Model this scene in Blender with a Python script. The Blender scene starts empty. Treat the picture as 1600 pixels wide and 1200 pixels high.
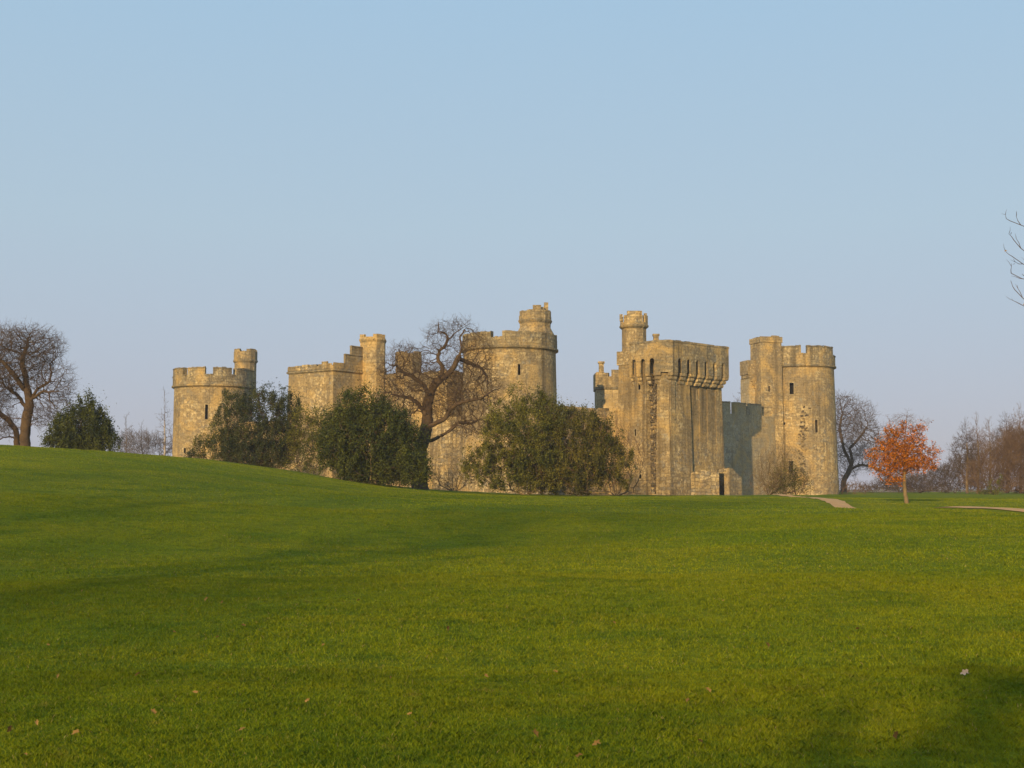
import bpy, math, random
import numpy as np
from mathutils import Vector

sc = bpy.context.scene
COL = sc.collection
rad = math.radians

# ---------------------------------------------------------------- camera
EYE = 1.6
F = 2000.0                      # focal length in pixels of a 1600 wide frame
PITCH = math.atan(165 / F)
cam = bpy.data.cameras.new('camera')
cam.sensor_width = 36
cam.lens = 36 * F / 1600
cam.clip_start = 0.1
cam.clip_end = 6000
camo = bpy.data.objects.new('camera', cam)
COL.objects.link(camo)
camo.location = (0, 0, EYE)
camo.rotation_euler = (math.pi / 2 + PITCH, 0, 0)
sc.camera = camo

# ---------------------------------------------------------------- light
SUN_AZ, SUN_EL = 200.5, 13.0    # azimuth from +Y towards +X: low sun, behind the camera and to its left
sunl = bpy.data.lights.new('sun', 'SUN')
sunl.energy = 5.0
sunl.angle = rad(0.6)
sunl.color = (1.0, 0.71, 0.36)
suno = bpy.data.objects.new('sun', sunl)
COL.objects.link(suno)
sv = Vector((math.sin(rad(SUN_AZ)) * math.cos(rad(SUN_EL)), math.cos(rad(SUN_AZ)) * math.cos(rad(SUN_EL)), math.sin(rad(SUN_EL))))
suno.rotation_euler = sv.to_track_quat('Z', 'Y').to_euler()
suno.location = (-20, -40, 60)

world = bpy.data.worlds.new('World')
sc.world = world
world.use_nodes = True
nt = world.node_tree
sky = nt.nodes.new('ShaderNodeTexSky')
sky.sky_type = 'NISHITA'
sky.sun_disc = False
sky.sun_elevation = rad(SUN_EL)
sky.sun_rotation = rad(SUN_AZ)
sky.ozone_density = 3
tc = nt.nodes.new('ShaderNodeTexCoord')
sep = nt.nodes.new('ShaderNodeSeparateXYZ')
nt.links.new(tc.outputs['Generated'], sep.inputs[0])
ramp = nt.nodes.new('ShaderNodeValToRGB')
els = [(0.0, (5.0, 5.05, 6.1)), (0.06, (5.0, 5.35, 6.5)), (0.2, (4.8, 6.15, 7.25)), (0.38, (4.1, 6.1, 7.95)), (0.7, (2.6, 4.3, 7.0)), (1.0, (1.8, 3.4, 6.0))]
while len(ramp.color_ramp.elements) < len(els):
    ramp.color_ramp.elements.new(0.5)
for e, (p, c) in zip(ramp.color_ramp.elements, els):
    e.position = p
    e.color = (c[0] / 10, c[1] / 10, c[2] / 10, 1)
nt.links.new(sep.outputs['Z'], ramp.inputs[0])
sc10 = nt.nodes.new('ShaderNodeVectorMath'); sc10.operation = 'SCALE'; sc10.inputs['Scale'].default_value = 10
nt.links.new(ramp.outputs['Color'], sc10.inputs[0])
tint = nt.nodes.new('ShaderNodeMix'); tint.data_type = 'RGBA'; tint.inputs[0].default_value = 0.86
nt.links.new(sky.outputs[0], tint.inputs[6])
nt.links.new(sc10.outputs[0], tint.inputs[7])
bg = nt.nodes['Background']
bg.inputs[1].default_value = 0.1
nt.links.new(tint.outputs[2], bg.inputs[0])

sc.view_settings.view_transform = 'Standard'
sc.view_settings.look = 'None'
sc.view_settings.gamma = 1
sc.view_settings.exposure = 0
sc.render.engine = 'CYCLES'
sc.cycles.max_bounces = 6
sc.cycles.transparent_max_bounces = 4

# ---------------------------------------------------------------- helpers
def at(px, py, Y):
    """world point at distance Y seen at photo pixel (px, py)"""
    a, b = (px - 800) / F, (600 - py) / F
    y = math.cos(PITCH) - b * math.sin(PITCH)
    z = math.sin(PITCH) + b * math.cos(PITCH)
    t = Y / y
    return Vector((a * t, Y, EYE + z * t))

def pxof(x, y, z=8.0):
    d = y * math.cos(PITCH) + (z - EYE) * math.sin(PITCH)
    return 800 + F * x / d

def ss(a, b, t):
    t = np.clip((np.asarray(t, float) - a) / (b - a), 0, 1)
    return t * t * (3 - 2 * t)

CASTLE = (0.3, 158.0)
def H(x, y):
    x = np.asarray(x, float); y = np.asarray(y, float)
    h = 1.0 * ss(5, 44, y) + 0.12 * ss(60, 105, y)
    hill = 3.25 / (1 + np.exp(np.clip((x + 14.5) / 5.2, -40, 40)))
    h = h + hill * ss(12, 78, y) * (1 - ss(88, 128, y))
    h = h + 0.07 * np.sin(x * 0.21 + y * 0.05 + 1) * np.sin(y * 0.17 + x * 0.04) * ss(6, 20, y)
    h = h + 0.035 * np.sin(x * 0.83 + 0.4 * y) * np.sin(y * 0.61 - 0.3 * x + 2)
    h = h - 0.35 * np.exp(-((y - 30 - 0.5 * x) / 6.5) ** 2) * (1 - ss(-2, 12, x))    # a shallow dip across the slope
    h = h - 0.42 * np.exp(-((y - 51.5) / 5.6) ** 2) * ss(10.5, 13.5, x) + 0.07 * np.exp(-((y - 38.5) / 3.0) ** 2) * ss(9.5, 12, x) * (1 - ss(15, 16.5, x))                 # swale behind the near rise on the right
    d = np.hypot(x - CASTLE[0], y - CASTLE[1])
    h = h - 3.4 * (1 - ss(45, 50, d))                                               # moat basin
    h = h - 4.0 * ss(230, 420, y) + 4.2 * ss(430, 880, y)
    return h

def h1(x, y):
    return float(H(x, y))

def tag(o, label=None, cat=None, group=None, kind=None):
    if label: o['label'] = label
    if cat: o['category'] = cat
    if group: o['group'] = group
    if kind: o['kind'] = kind
    return o

def empty(name, loc, label, cat, group=None):
    o = bpy.data.objects.new(name, None)
    COL.objects.link(o)
    o.location = loc
    o.empty_display_size = 0.3
    return tag(o, label, cat, group)

def np_mesh(name, V, faces, mat, parent=None, attrs=None, uv=None, smooth=False, org=None):
    """faces: (n,k) int array, or a list of such arrays"""
    V = np.asarray(V, np.float32).reshape(-1, 3)
    if parent is not None:
        V = V - np.array(parent['_w'] if '_w' in parent else parent.location, np.float32)
    elif org is not None:
        V = V - np.array(org, np.float32)
    if not isinstance(faces, list): faces = [faces]
    me = bpy.data.meshes.new(name)
    me.vertices.add(len(V)); me.vertices.foreach_set('co', V.ravel())
    idx = np.concatenate([f.ravel() for f in faces]).astype(np.int32)
    tot = np.concatenate([np.full(len(f), f.shape[1]) for f in faces]).astype(np.int32)
    st = np.concatenate([[0], np.cumsum(tot)[:-1]]).astype(np.int32)
    me.loops.add(len(idx)); me.loops.foreach_set('vertex_index', idx)
    me.polygons.add(len(tot)); me.polygons.foreach_set('loop_start', st); me.polygons.foreach_set('loop_total', tot)
    if smooth: me.polygons.foreach_set('use_smooth', np.ones(len(tot), bool))
    for k, a in (attrs or {}).items():
        at_ = me.attributes.new(k, 'FLOAT', 'POINT'); at_.data.foreach_set('value', np.asarray(a, np.float32))
    me.update(calc_edges=True)
    me.materials.append(mat)
    o = bpy.data.objects.new(name, me)
    COL.objects.link(o)
    if parent is not None: o.parent = parent
    elif org is not None: o.location = org
    return o

class MB:
    """collects quads with texture coordinates in metres"""
    def __init__(s): s.v = []; s.f = []; s.uv = []; s.m = []; s.mi = 0
    def quad(s, a, b, c, d, uv=None):
        i = len(s.v)
        s.v += [tuple(a), tuple(b), tuple(c), tuple(d)]
        s.f.append((i, i + 1, i + 2, i + 3))
        if uv is None:
            a_, b_, c_, d_ = map(Vector, (a, b, c, d))
            n = (c_ - a_).cross(d_ - b_)
            if abs(n.z) > 0.7 * max(n.length, 1e-9): uv = [(p[0], p[1]) for p in (a, b, c, d)]
            else:
                t = Vector((-n.y, n.x, 0)); t = t.normalized() if t.length > 1e-9 else Vector((1, 0, 0))
                uv = [(Vector(p).dot(t), p[2]) for p in (a, b, c, d)]
        s.uv.append(uv); s.m.append(s.mi)
    def box(s, c, hx, hy, hz, ax=(1, 0)):
        """box centred at c, half sizes, x axis along ax"""
        c = Vector(c); X = Vector((ax[0], ax[1], 0)).normalized() * hx; Yv = Vector((-ax[1], ax[0], 0)).normalized() * hy; Z = Vector((0, 0, hz))
        p = lambda i, j, k: c + X * i + Yv * j + Z * k
        s.quad(p(-1, -1, -1), p(1, -1, -1), p(1, -1, 1), p(-1, -1, 1)); s.quad(p(1, 1, -1), p(-1, 1, -1), p(-1, 1, 1), p(1, 1, 1))
        s.quad(p(1, -1, -1), p(1, 1, -1), p(1, 1, 1), p(1, -1, 1)); s.quad(p(-1, 1, -1), p(-1, -1, -1), p(-1, -1, 1), p(-1, 1, 1))
        s.quad(p(-1, -1, 1), p(1, -1, 1), p(1, 1, 1), p(-1, 1, 1)); s.quad(p(-1, 1, -1), p(1, 1, -1), p(1, -1, -1), p(-1, -1, -1))
    def build(s, name, mats, parent=None, org=None, smooth=False):
        if not isinstance(mats, (list, tuple)): mats = [mats]
        me = bpy.data.meshes.new(name)
        o3 = Vector(parent['_w']) if parent is not None and '_w' in parent else (Vector(parent.location) if parent is not None else Vector(org or (0, 0, 0)))
        me.from_pydata([tuple(Vector(p) - o3) for p in s.v], [], s.f)
        ul = me.uv_layers.new(name='UVMap')
        flat = [c for f in s.uv for p in f for c in p]
        ul.data.foreach_set('uv', flat)
        for m in mats: me.materials.append(m)
        if len(mats) > 1: me.polygons.foreach_set('material_index', s.m)
        me.update()
        o = bpy.data.objects.new(name, me)
        COL.objects.link(o)
        if parent is not None: o.parent = parent
        else: o.location = o3
        o['_w'] = tuple(o3)
        return o

# ---------------------------------------------------------------- materials
def mat(name, rough=0.95, spec=0.1):
    m = bpy.data.materials.new(name); m.use_nodes = True
    n = m.node_tree.nodes; b = n['Principled BSDF']
    b.inputs['Roughness'].default_value = rough
    b.inputs['Specular IOR Level'].default_value = spec
    return m, m.node_tree, b

def N(t, kind, **kw):
    n = t.nodes.new(kind)
    for k, v in kw.items():
        if k in n.inputs.keys() if isinstance(k, str) else False: n.inputs[k].default_value = v
        else: setattr(n, k, v)
    return n

def noise(t, co, scale, detail=4, rough=0.55, vec_scale=None, dist=0.0):
    if vec_scale is not None:
        mp = t.nodes.new('ShaderNodeMapping'); mp.inputs['Scale'].default_value = vec_scale
        t.links.new(co, mp.inputs['Vector']); co = mp.outputs[0]
    n = t.nodes.new('ShaderNodeTexNoise'); n.inputs['Scale'].default_value = scale; n.inputs['Detail'].default_value = detail
    n.inputs['Roughness'].default_value = rough; n.inputs['Distortion'].default_value = dist
    t.links.new(co, n.inputs['Vector'])
    return n.outputs['Fac']

def mrange(t, fac, a, b, lo=0.0, hi=1.0):
    n = t.nodes.new('ShaderNodeMapRange'); n.inputs[1].default_value = a; n.inputs[2].default_value = b
    n.inputs[3].default_value = lo; n.inputs[4].default_value = hi
    t.links.new(fac, n.inputs[0]); return n.outputs[0]

def mix(t, fac, a, b, mode='MIX'):
    n = t.nodes.new('ShaderNodeMix'); n.data_type = 'RGBA'; n.blend_type = mode
    for i, x in ((0, fac), (6, a), (7, b)):
        if isinstance(x, (int, float)): n.inputs[i].default_value = x
        elif isinstance(x, tuple): n.inputs[i].default_value = (*x, 1)
        else: t.links.new(x, n.inputs[i])
    return n.outputs[2]

def stone(name, base=(0.47, 0.345, 0.155), dark=(0.235, 0.185, 0.105), pale=(0.62, 0.49, 0.26), course=0.25, rubble=0.0, seed=0.0, streak=0.35):
    m, t, b = mat(name)
    uv = t.nodes.new('ShaderNodeTexCoord')
    obj, u = uv.outputs['Object'], uv.outputs['UV']
    # wobble the courses a little so they do not run dead straight
    wob = t.nodes.new('ShaderNodeTexNoise'); wob.inputs['Scale'].default_value = 0.9; wob.inputs['Detail'].default_value = 3
    t.links.new(obj, wob.inputs['Vector'])
    sub = t.nodes.new('ShaderNodeVectorMath'); sub.operation = 'SUBTRACT'; sub.inputs[1].default_value = (0.5, 0.5, 0.5)
    t.links.new(wob.outputs['Color'], sub.inputs[0])
    scl = t.nodes.new('ShaderNodeVectorMath'); scl.operation = 'SCALE'; scl.inputs['Scale'].default_value = 0.22 + rubble * 0.6
    t.links.new(sub.outputs[0], scl.inputs[0])
    add = t.nodes.new('ShaderNodeVectorMath'); add.operation = 'ADD'
    t.links.new(u, add.inputs[0]); t.links.new(scl.outputs[0], add.inputs[1])
    br = t.nodes.new('ShaderNodeTexBrick')
    br.inputs['Scale'].default_value = 1.0
    br.inputs['Brick Width'].default_value = course * 1.55; br.inputs['Row Height'].default_value = course
    br.inputs['Mortar Size'].default_value = 0.016; br.inputs['Mortar Smooth'].default_value = 0.4; br.inputs['Bias'].default_value = 0.0
    br.inputs['Color1'].default_value = (*base, 1); br.inputs['Color2'].default_value = (*[x * 0.66 + y * 0.34 for x, y in zip(dark, base)], 1)
    br.inputs['Mortar'].default_value = (*[x * 0.45 + y * 0.55 for x, y in zip(dark, base)], 1)
    t.links.new(add.outputs[0], br.inputs['Vector'])
    vmap = t.nodes.new('ShaderNodeMapping'); vmap.inputs['Scale'].default_value = (1.0 / (course * 1.5), 1.0 / course, 1.0)
    t.links.new(add.outputs[0], vmap.inputs['Vector'])
    vo = t.nodes.new('ShaderNodeTexVoronoi'); vo.voronoi_dimensions = '2D'; vo.inputs['Scale'].default_value = 0.85; vo.inputs['Randomness'].default_value = 0.42
    t.links.new(vmap.outputs[0], vo.inputs['Vector'])
    sv_ = t.nodes.new('ShaderNodeSeparateColor'); t.links.new(vo.outputs['Color'], sv_.inputs[0])
    vor, vog = sv_.outputs[0], sv_.outputs[1]
    ve = t.nodes.new('ShaderNodeTexVoronoi'); ve.voronoi_dimensions = '2D'; ve.feature = 'DISTANCE_TO_EDGE'; ve.inputs['Scale'].default_value = 0.85; ve.inputs['Randomness'].default_value = 0.42
    t.links.new(vmap.outputs[0], ve.inputs['Vector'])
    edge = mrange(t, ve.outputs['Distance'], 0.0, 0.08, 0.45, 0.0)
    c = mix(t, mrange(t, vor, 0.0, 1.0, 0.0, 0.8), br.outputs['Color'], dark)
    c = mix(t, mrange(t, vog, 0.72, 0.95, 0.0, 0.8), c, pale)
    c = mix(t, mrange(t, vog, 0.22, 0.05, 0.0, 0.7), c, (0.24, 0.225, 0.18))
    c = mix(t, edge, c, tuple(x * 0.6 for x in dark))
    c = mix(t, mrange(t, noise(t, obj, 3.4, 3), 0.52, 0.66), c, tuple(min(0.8, x * 1.12) for x in pale))                       # pale single stones
    c = mix(t, mrange(t, noise(t, obj, 0.20 + seed * 0.01, 6, 0.65), 0.42, 0.60, 0, 0.85), c, dark)   # broad weathering
    c = mix(t, mrange(t, noise(t, obj, 0.30, 4, 0.6, (1, 1, 1), 1.2), 0.48, 0.66, 0, 0.8), c, (0.56, 0.38, 0.14))     # ochre lichen
    c = mix(t, mrange(t, noise(t, obj, 0.62, 5, 0.65, (1.7, 1.7, 0.12)), 0.56 - streak * 0.1, 0.72 - streak * 0.08, 0, 0.8), c, tuple(x * 0.55 for x in dark))  # rain streaks
    c = mix(t, mrange(t, noise(t, obj, 5.5, 5, 0.75), 0.32, 0.47, 0.95, 0.0), c, tuple(x * 0.36 for x in dark))
    c = mix(t, mrange(t, noise(t, obj, 1.3, 5, 0.7), 0.57, 0.72, 0, 0.65), c, (0.27, 0.27, 0.23))
    c = mix(t, mrange(t, noise(t, obj, 0.8, 6, 0.75), 0.60, 0.68, 0, 0.6), c, tuple(x * 0.45 for x in dark))
    t.links.new(c, b.inputs['Base Color'])
    bm = t.nodes.new('ShaderNodeBump'); bm.inputs['Strength'].default_value = 0.9; bm.inputs['Distance'].default_value = 0.10 + rubble * 0.2
    hgt = t.nodes.new('ShaderNodeMath'); hgt.operation = 'MULTIPLY_ADD'; hgt.inputs[1].default_value = -0.8
    t.links.new(edge, hgt.inputs[0]); t.links.new(noise(t, obj, 3.2, 6, 0.7), hgt.inputs[2])
    t.links.new(hgt.outputs[0], bm.inputs['Height']); t.links.new(bm.outputs[0], b.inputs['Normal'])
    return m

M_STONE = stone('castle_stone')
M_STONE2 = stone('castle_stone_ochre', base=(0.51, 0.37, 0.165), dark=(0.25, 0.195, 0.11), course=0.27, seed=3)
M_GATE = stone('streaked_gate_stone', base=(0.54, 0.39, 0.165), dark=(0.25, 0.19, 0.10), course=0.28, seed=8, streak=1.0)
M_RUBBLE = stone('rubble_stone', base=(0.58, 0.43, 0.18), dark=(0.20, 0.16, 0.10), course=0.30, rubble=0.5, seed=5)
M_ASHLAR = stone('ashlar_stone', base=(0.56, 0.43, 0.22), dark=(0.38, 0.29, 0.15), course=0.6, seed=7)
M_DRESS = stone('dressed_stone', base=(0.46, 0.37, 0.20), dark=(0.30, 0.24, 0.14), course=0.5, seed=6)
M_PARA = stone('weathered_parapet_stone', base=(0.40, 0.305, 0.155), dark=(0.20, 0.165, 0.10), pale=(0.50, 0.41, 0.23), course=0.27, seed=11, streak=0.6)
M_CAP = stone('coping_stone', base=(0.33, 0.26, 0.14), dark=(0.18, 0.15, 0.09), pale=(0.42, 0.34, 0.19), course=0.5, seed=2)
M_GREYST = stone('grey_wall_stone', base=(0.58, 0.46, 0.26), dark=(0.38, 0.31, 0.18), pale=(0.48, 0.42, 0.28), course=0.32, seed=9)
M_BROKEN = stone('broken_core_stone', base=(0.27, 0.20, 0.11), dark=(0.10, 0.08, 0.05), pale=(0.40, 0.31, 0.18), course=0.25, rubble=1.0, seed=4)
M_DARK, _t, _b = mat('painted_darkness'); _b.inputs['Base Color'].default_value = (0.012, 0.010, 0.008, 1)

def simple(name, c1, c2, scale=3.0, attr=False, trans=0.0, rough=0.9, vs=None):
    m, t, b = mat(name, rough)
    tcn = t.nodes.new('ShaderNodeTexCoord')
    f = mrange(t, noise(t, tcn.outputs['Object'], scale, 4, 0.6, vs), 0.35, 0.65)
    c = mix(t, f, c1, c2)
    if attr:
        a = t.nodes.new('ShaderNodeAttribute'); a.attribute_name = 'rnd'
        g = mrange(t, a.outputs['Fac'], 0, 1, 0.30, 1.85)
        vm = t.nodes.new('ShaderNodeVectorMath'); vm.operation = 'SCALE'
        t.links.new(c, vm.inputs[0]); t.links.new(g, vm.inputs['Scale']); c = vm.outputs[0]
    t.links.new(c, b.inputs['Base Color'])
    if trans:
        tr = t.nodes.new('ShaderNodeBsdfTranslucent'); t.links.new(c, tr.inputs['Color'])
        ms = t.nodes.new('ShaderNodeMixShader'); ms.inputs[0].default_value = trans
        t.links.new(b.outputs[0], ms.inputs[1]); t.links.new(tr.outputs[0], ms.inputs[2])
        t.links.new(ms.outputs[0], t.nodes['Material Output'].inputs[0])
    return m

M_BARK = simple('oak_bark', (0.062, 0.042, 0.026), (0.125, 0.085, 0.046), 2.0)
M_BARKL = simple('lichen_bark', (0.09, 0.07, 0.048), (0.19, 0.14, 0.06), 1.2)
M_TWIG = simple('twig_bark', (0.075, 0.050, 0.034), (0.13, 0.088, 0.052), 1.0)
M_TWIGR = simple('russet_twig_bark', (0.13, 0.078, 0.046), (0.22, 0.140, 0.078), 0.6)
M_TWIGM = simple('mauve_twig_bark', (0.12, 0.100, 0.092), (0.18, 0.145, 0.125), 0.6)
M_BIRCH = simple('birch_bark', (0.45, 0.40, 0.34), (0.30, 0.25, 0.21), 2.5)
M_STEM = simple('pale_stem_bark', (0.16, 0.115, 0.06), (0.28, 0.20, 0.10), 1.5)
M_HOLLY = simple('holly_leaves', (0.030, 0.045, 0.011), (0.095, 0.105, 0.020), 0.8, True, 0.15, 0.55)
M_HOLLY2 = simple('olive_leaves', (0.056, 0.070, 0.013), (0.185, 0.170, 0.028), 0.6, True, 0.2, 0.6)
M_DUSK = simple('dusky_leaves', (0.028, 0.044, 0.018), (0.090, 0.095, 0.030), 0.6, True, 0.2, 0.7)
M_BROWNL = simple('bronze_leaves', (0.050, 0.058, 0.013), (0.165, 0.140, 0.026), 0.7, True, 0.2, 0.7)
M_ORANGE = simple('orange_leaves', (0.36, 0.105, 0.010), (0.56, 0.21, 0.020), 2.5, True, 0.35, 0.7)
M_OAKLEAF = simple('dry_oak_leaves', (0.15, 0.085, 0.022), (0.27, 0.165, 0.05), 2.5, True, 0.2, 0.8)
M_SOIL = simple('dry_litter', (0.12, 0.075, 0.035), (0.22, 0.14, 0.07), 1.2)
M_PATH = simple('sandy_path', (0.74, 0.43, 0.17), (0.60, 0.34, 0.13), 2.0)
M_WATER, _t, _b = mat('moat_water', 0.08, 0.5); _b.inputs['Base Color'].default_value = (0.03, 0.035, 0.025, 1)
_t2 = _t; _n = noise(_t2, _t2.nodes.new('ShaderNodeTexCoord').outputs['Object'], 2.0, 3); _bp = _t2.nodes.new('ShaderNodeBump'); _bp.inputs['Strength'].default_value = 0.15
_t2.links.new(_n, _bp.inputs['Height']); _t2.links.new(_bp.outputs[0], _b.inputs['Normal'])

def grass_colour(t, co, soil=0.0):
    c = mix(t, mrange(t, noise(t, co, 0.07, 4, 0.6), 0.40, 0.60), (0.148, 0.200, 0.003), (0.232, 0.252, 0.003))
    c = mix(t, mrange(t, noise(t, co, 0.33, 5, 0.7, (0.5, 1.0, 1.0)), 0.42, 0.64, 0, 0.6), c, (0.255, 0.250, 0.004))
    c = mix(t, mrange(t, noise(t, co, 0.9, 5, 0.75, (0.6, 1.0, 1.0), 0.6), 0.48, 0.64, 0, 0.8), c, (0.105, 0.160, 0.003))
    c = mix(t, mrange(t, noise(t, co, 4.0, 5, 0.75), 0.50, 0.66, 0, 0.6), c, (0.070, 0.110, 0.003))
    c = mix(t, mrange(t, noise(t, co, 3.1, 4, 0.7), 0.62, 0.76, 0, 0.55), c, (0.28, 0.20, 0.04))
    return c

M_GRASS, _t, _b = mat('lawn_grass', 0.9, 0.05)
_co = _t.nodes.new('ShaderNodeTexCoord').outputs['Object']
_c = grass_colour(_t, _co)
_c = mix(_t, mrange(_t, noise(_t, _co, 14, 4, 0.7), 0.35, 0.55, 0.5, 0.0), _c, (0.05, 0.07, 0.005))
_t.links.new(_c, _b.inputs['Base Color'])
_bp = _t.nodes.new('ShaderNodeBump'); _bp.inputs['Strength'].default_value = 0.8; _bp.inputs['Distance'].default_value = 0.06
_t.links.new(noise(_t, _co, 5, 6, 0.75), _bp.inputs['Height']); _t.links.new(_bp.outputs[0], _b.inputs['Normal'])

M_BLADE, _t, _b = mat('grass_blades', 0.6, 0.2)
_co = _t.nodes.new('ShaderNodeTexCoord').outputs['Object']
_c = grass_colour(_t, _co)
_a = _t.nodes.new('ShaderNodeAttribute'); _a.attribute_name = 'rnd'
_c = mix(_t, mrange(_t, _a.outputs['Fac'], 0.985, 0.99), _c, (0.26, 0.20, 0.07))
_vm = _t.nodes.new('ShaderNodeVectorMath'); _vm.operation = 'SCALE'
_t.links.new(_c, _vm.inputs[0]); _t.links.new(mrange(_t, _a.outputs['Fac'], 0, 1, 0.72, 1.42), _vm.inputs['Scale'])
_t.links.new(_vm.outputs[0], _b.inputs['Base Color'])
_tr = _t.nodes.new('ShaderNodeBsdfTranslucent'); _t.links.new(_vm.outputs[0], _tr.inputs['Color'])
_ms = _t.nodes.new('ShaderNodeMixShader'); _ms.inputs[0].default_value = 0.3
_t.links.new(_b.outputs[0], _ms.inputs[1]); _t.links.new(_tr.outputs[0], _ms.inputs[2]); _t.links.new(_ms.outputs[0], _t.nodes['Material Output'].inputs[0])

# ---------------------------------------------------------------- ground
def axis(pts):
    out = []
    for (a, b, s) in pts:
        out += list(np.arange(a, b, s))
    out.append(pts[-1][1]); return np.array(out)
gx = axis([(-640, -160, 30), (-160, -60, 4), (-60, -20, 1), (-20, 22, 0.5), (22, 70, 1), (70, 160, 4), (160, 640, 30)])
gy = axis([(-260, -60, 20), (-60, 0, 3), (0, 60, 0.5), (60, 130, 1), (130, 240, 3), (240, 900, 30)])
X, Y = np.meshgrid(gx, gy)
Z = H(X, Y)
V = np.stack([X, Y, Z], -1).reshape(-1, 3)
nx, ny = len(gx), len(gy)
ii = np.arange((ny - 1) * nx).reshape(ny - 1, nx)[:, :-1].ravel()
lawn = np_mesh('lawn', V, np.stack([ii, ii + 1, ii + nx + 1, ii + nx], 1), M_GRASS, smooth=True)
tag(lawn, 'green sloping lawn rising to a crest in front of the castle', 'lawn', kind='structure')

# sandy path over the plateau
pp = [(22.6, 112), (20.6, 98), (18.9, 82), (17.4, 70), (15.5, 61), (14.5, 55), (14.5, 48), (14.9, 42), (14.8, 37), (16.5, 32.5), (20, 29), (26, 26)]
def catmull(P, n=12):
    P = [np.array(p, float) for p in P]; P = [2 * P[0] - P[1]] + P + [2 * P[-1] - P[-2]]; out = []
    for i in range(1, len(P) - 2):
        for k in range(n):
            t = k / n; a, b, c, d = P[i - 1:i + 3]
            out.append(0.5 * (2 * b + (c - a) * t + (2 * a - 5 * b + 4 * c - d) * t * t + (3 * b - a - 3 * c + d) * t ** 3))
    out.append(P[-2]); return np.array(out)
C = catmull(pp)
T = np.gradient(C, axis=0); T /= np.linalg.norm(T, axis=1)[:, None]
Nn = np.stack([T[:, 1], -T[:, 0]], 1)
rng = np.random.default_rng(3)
cols = []
for k, s in enumerate(np.linspace(-1, 1, 7)):
    wv = 0.46 + 0.05 * np.sin(np.arange(len(C)) * 0.22 + k)
    p = C + Nn * s * wv[:, None]
    cols.append(np.stack([p[:, 0], p[:, 1], H(p[:, 0], p[:, 1]) + 0.045 - 0.025 * abs(s)], 1))
V = np.stack(cols, 1).reshape(-1, 3); n = len(C)
ii = np.arange((n - 1) * 7).reshape(n - 1, 7)[:, :-1].ravel()
tag(np_mesh('path', V, np.stack([ii, ii + 1, ii + 8, ii + 7], 1), M_PATH, smooth=True), 'narrow pale sandy footpath crossing the lawn on the right', 'path', kind='structure')

# moat water
a = np.linspace(0, 2 * math.pi, 96, endpoint=False)
V = np.stack([CASTLE[0] + 52 * np.cos(a), CASTLE[1] + 52 * np.sin(a), np.full(96, -1.35)], 1)
tag(np_mesh('moat_water', V, np.arange(96)[None, :], M_WATER), 'dark still water of the moat around the castle walls', 'water', kind='structure')

# grass blades: one mass nobody could count
def blades(rng, n, y0, y1, hgt, wid, spread=0.46, extra=2.0):
    y = np.sqrt(rng.uniform(y0 ** 2, y1 ** 2, n)); x = rng.uniform(-1, 1, n) * (spread * y + extra)
    k = np.ones(n, bool)
    for i0 in range(0, len(C), 4): k &= np.hypot(x - C[i0, 0], y - C[i0, 1]) > 1.15
    x, y = x[k], y[k]; n = len(x)
    cl = np.sin(x * 2.1 + np.sin(y * 1.7) * 2) * np.sin(y * 2.6 + np.sin(x * 1.3) * 2)
    tall = 1 + 0.2 * cl + 0.25 * np.sin(x * 7.1 + np.sin(y * 4.3) * 3) * np.sin(y * 9.7 + np.sin(x * 5.1) * 3)
    hh = hgt * rng.uniform(0.55, 1.25, n) * tall
    ang = rng.uniform(0, 2 * math.pi, n); lean = rng.uniform(0.2, 1.3, n)
    wdir = rng.uniform(0, 2 * math.pi, n)
    base = np.stack([x, y, H(x, y) - 0.005], 1)
    wv = np.stack([np.cos(wdir), np.sin(wdir), np.zeros(n)], 1) * (wid * rng.uniform(0.6, 1.3, n))[:, None]
    tip = base + np.stack([np.cos(ang) * lean, np.sin(ang) * lean, np.ones(n)], 1) * hh[:, None]
    mid = base + np.stack([np.cos(ang) * lean * 0.3, np.sin(ang) * lean * 0.3, np.full(n, 0.55)], 1) * hh[:, None]
    V = np.stack([base - wv, base + wv, mid + wv * 0.8, tip, mid - wv * 0.8], 1).reshape(-1, 3)
    f = np.arange(n)[:, None] * 5 + np.arange(5)[None, :]
    return V, f, np.repeat(rng.random(n), 5)
Vs, Fs, Rs, off = [], [], [], 0
for (n, y0, y1, hg, wd) in ((420000, 5.5, 11, 0.027, 0.0022), (360000, 11, 20, 0.028, 0.0036), (300000, 20, 38, 0.030, 0.007), (220000, 38, 84, 0.033, 0.013)):
    v, f, r = blades(rng, n, y0, y1, hg, wd)
    Vs.append(v); Fs.append(f + off); Rs.append(r); off += len(v)
tag(np_mesh('grass', np.concatenate(Vs), np.concatenate(Fs), M_BLADE, attrs={'rnd': np.concatenate(Rs)}), 'short mown green grass with scattered dry blades', 'grass', kind='stuff')

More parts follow.
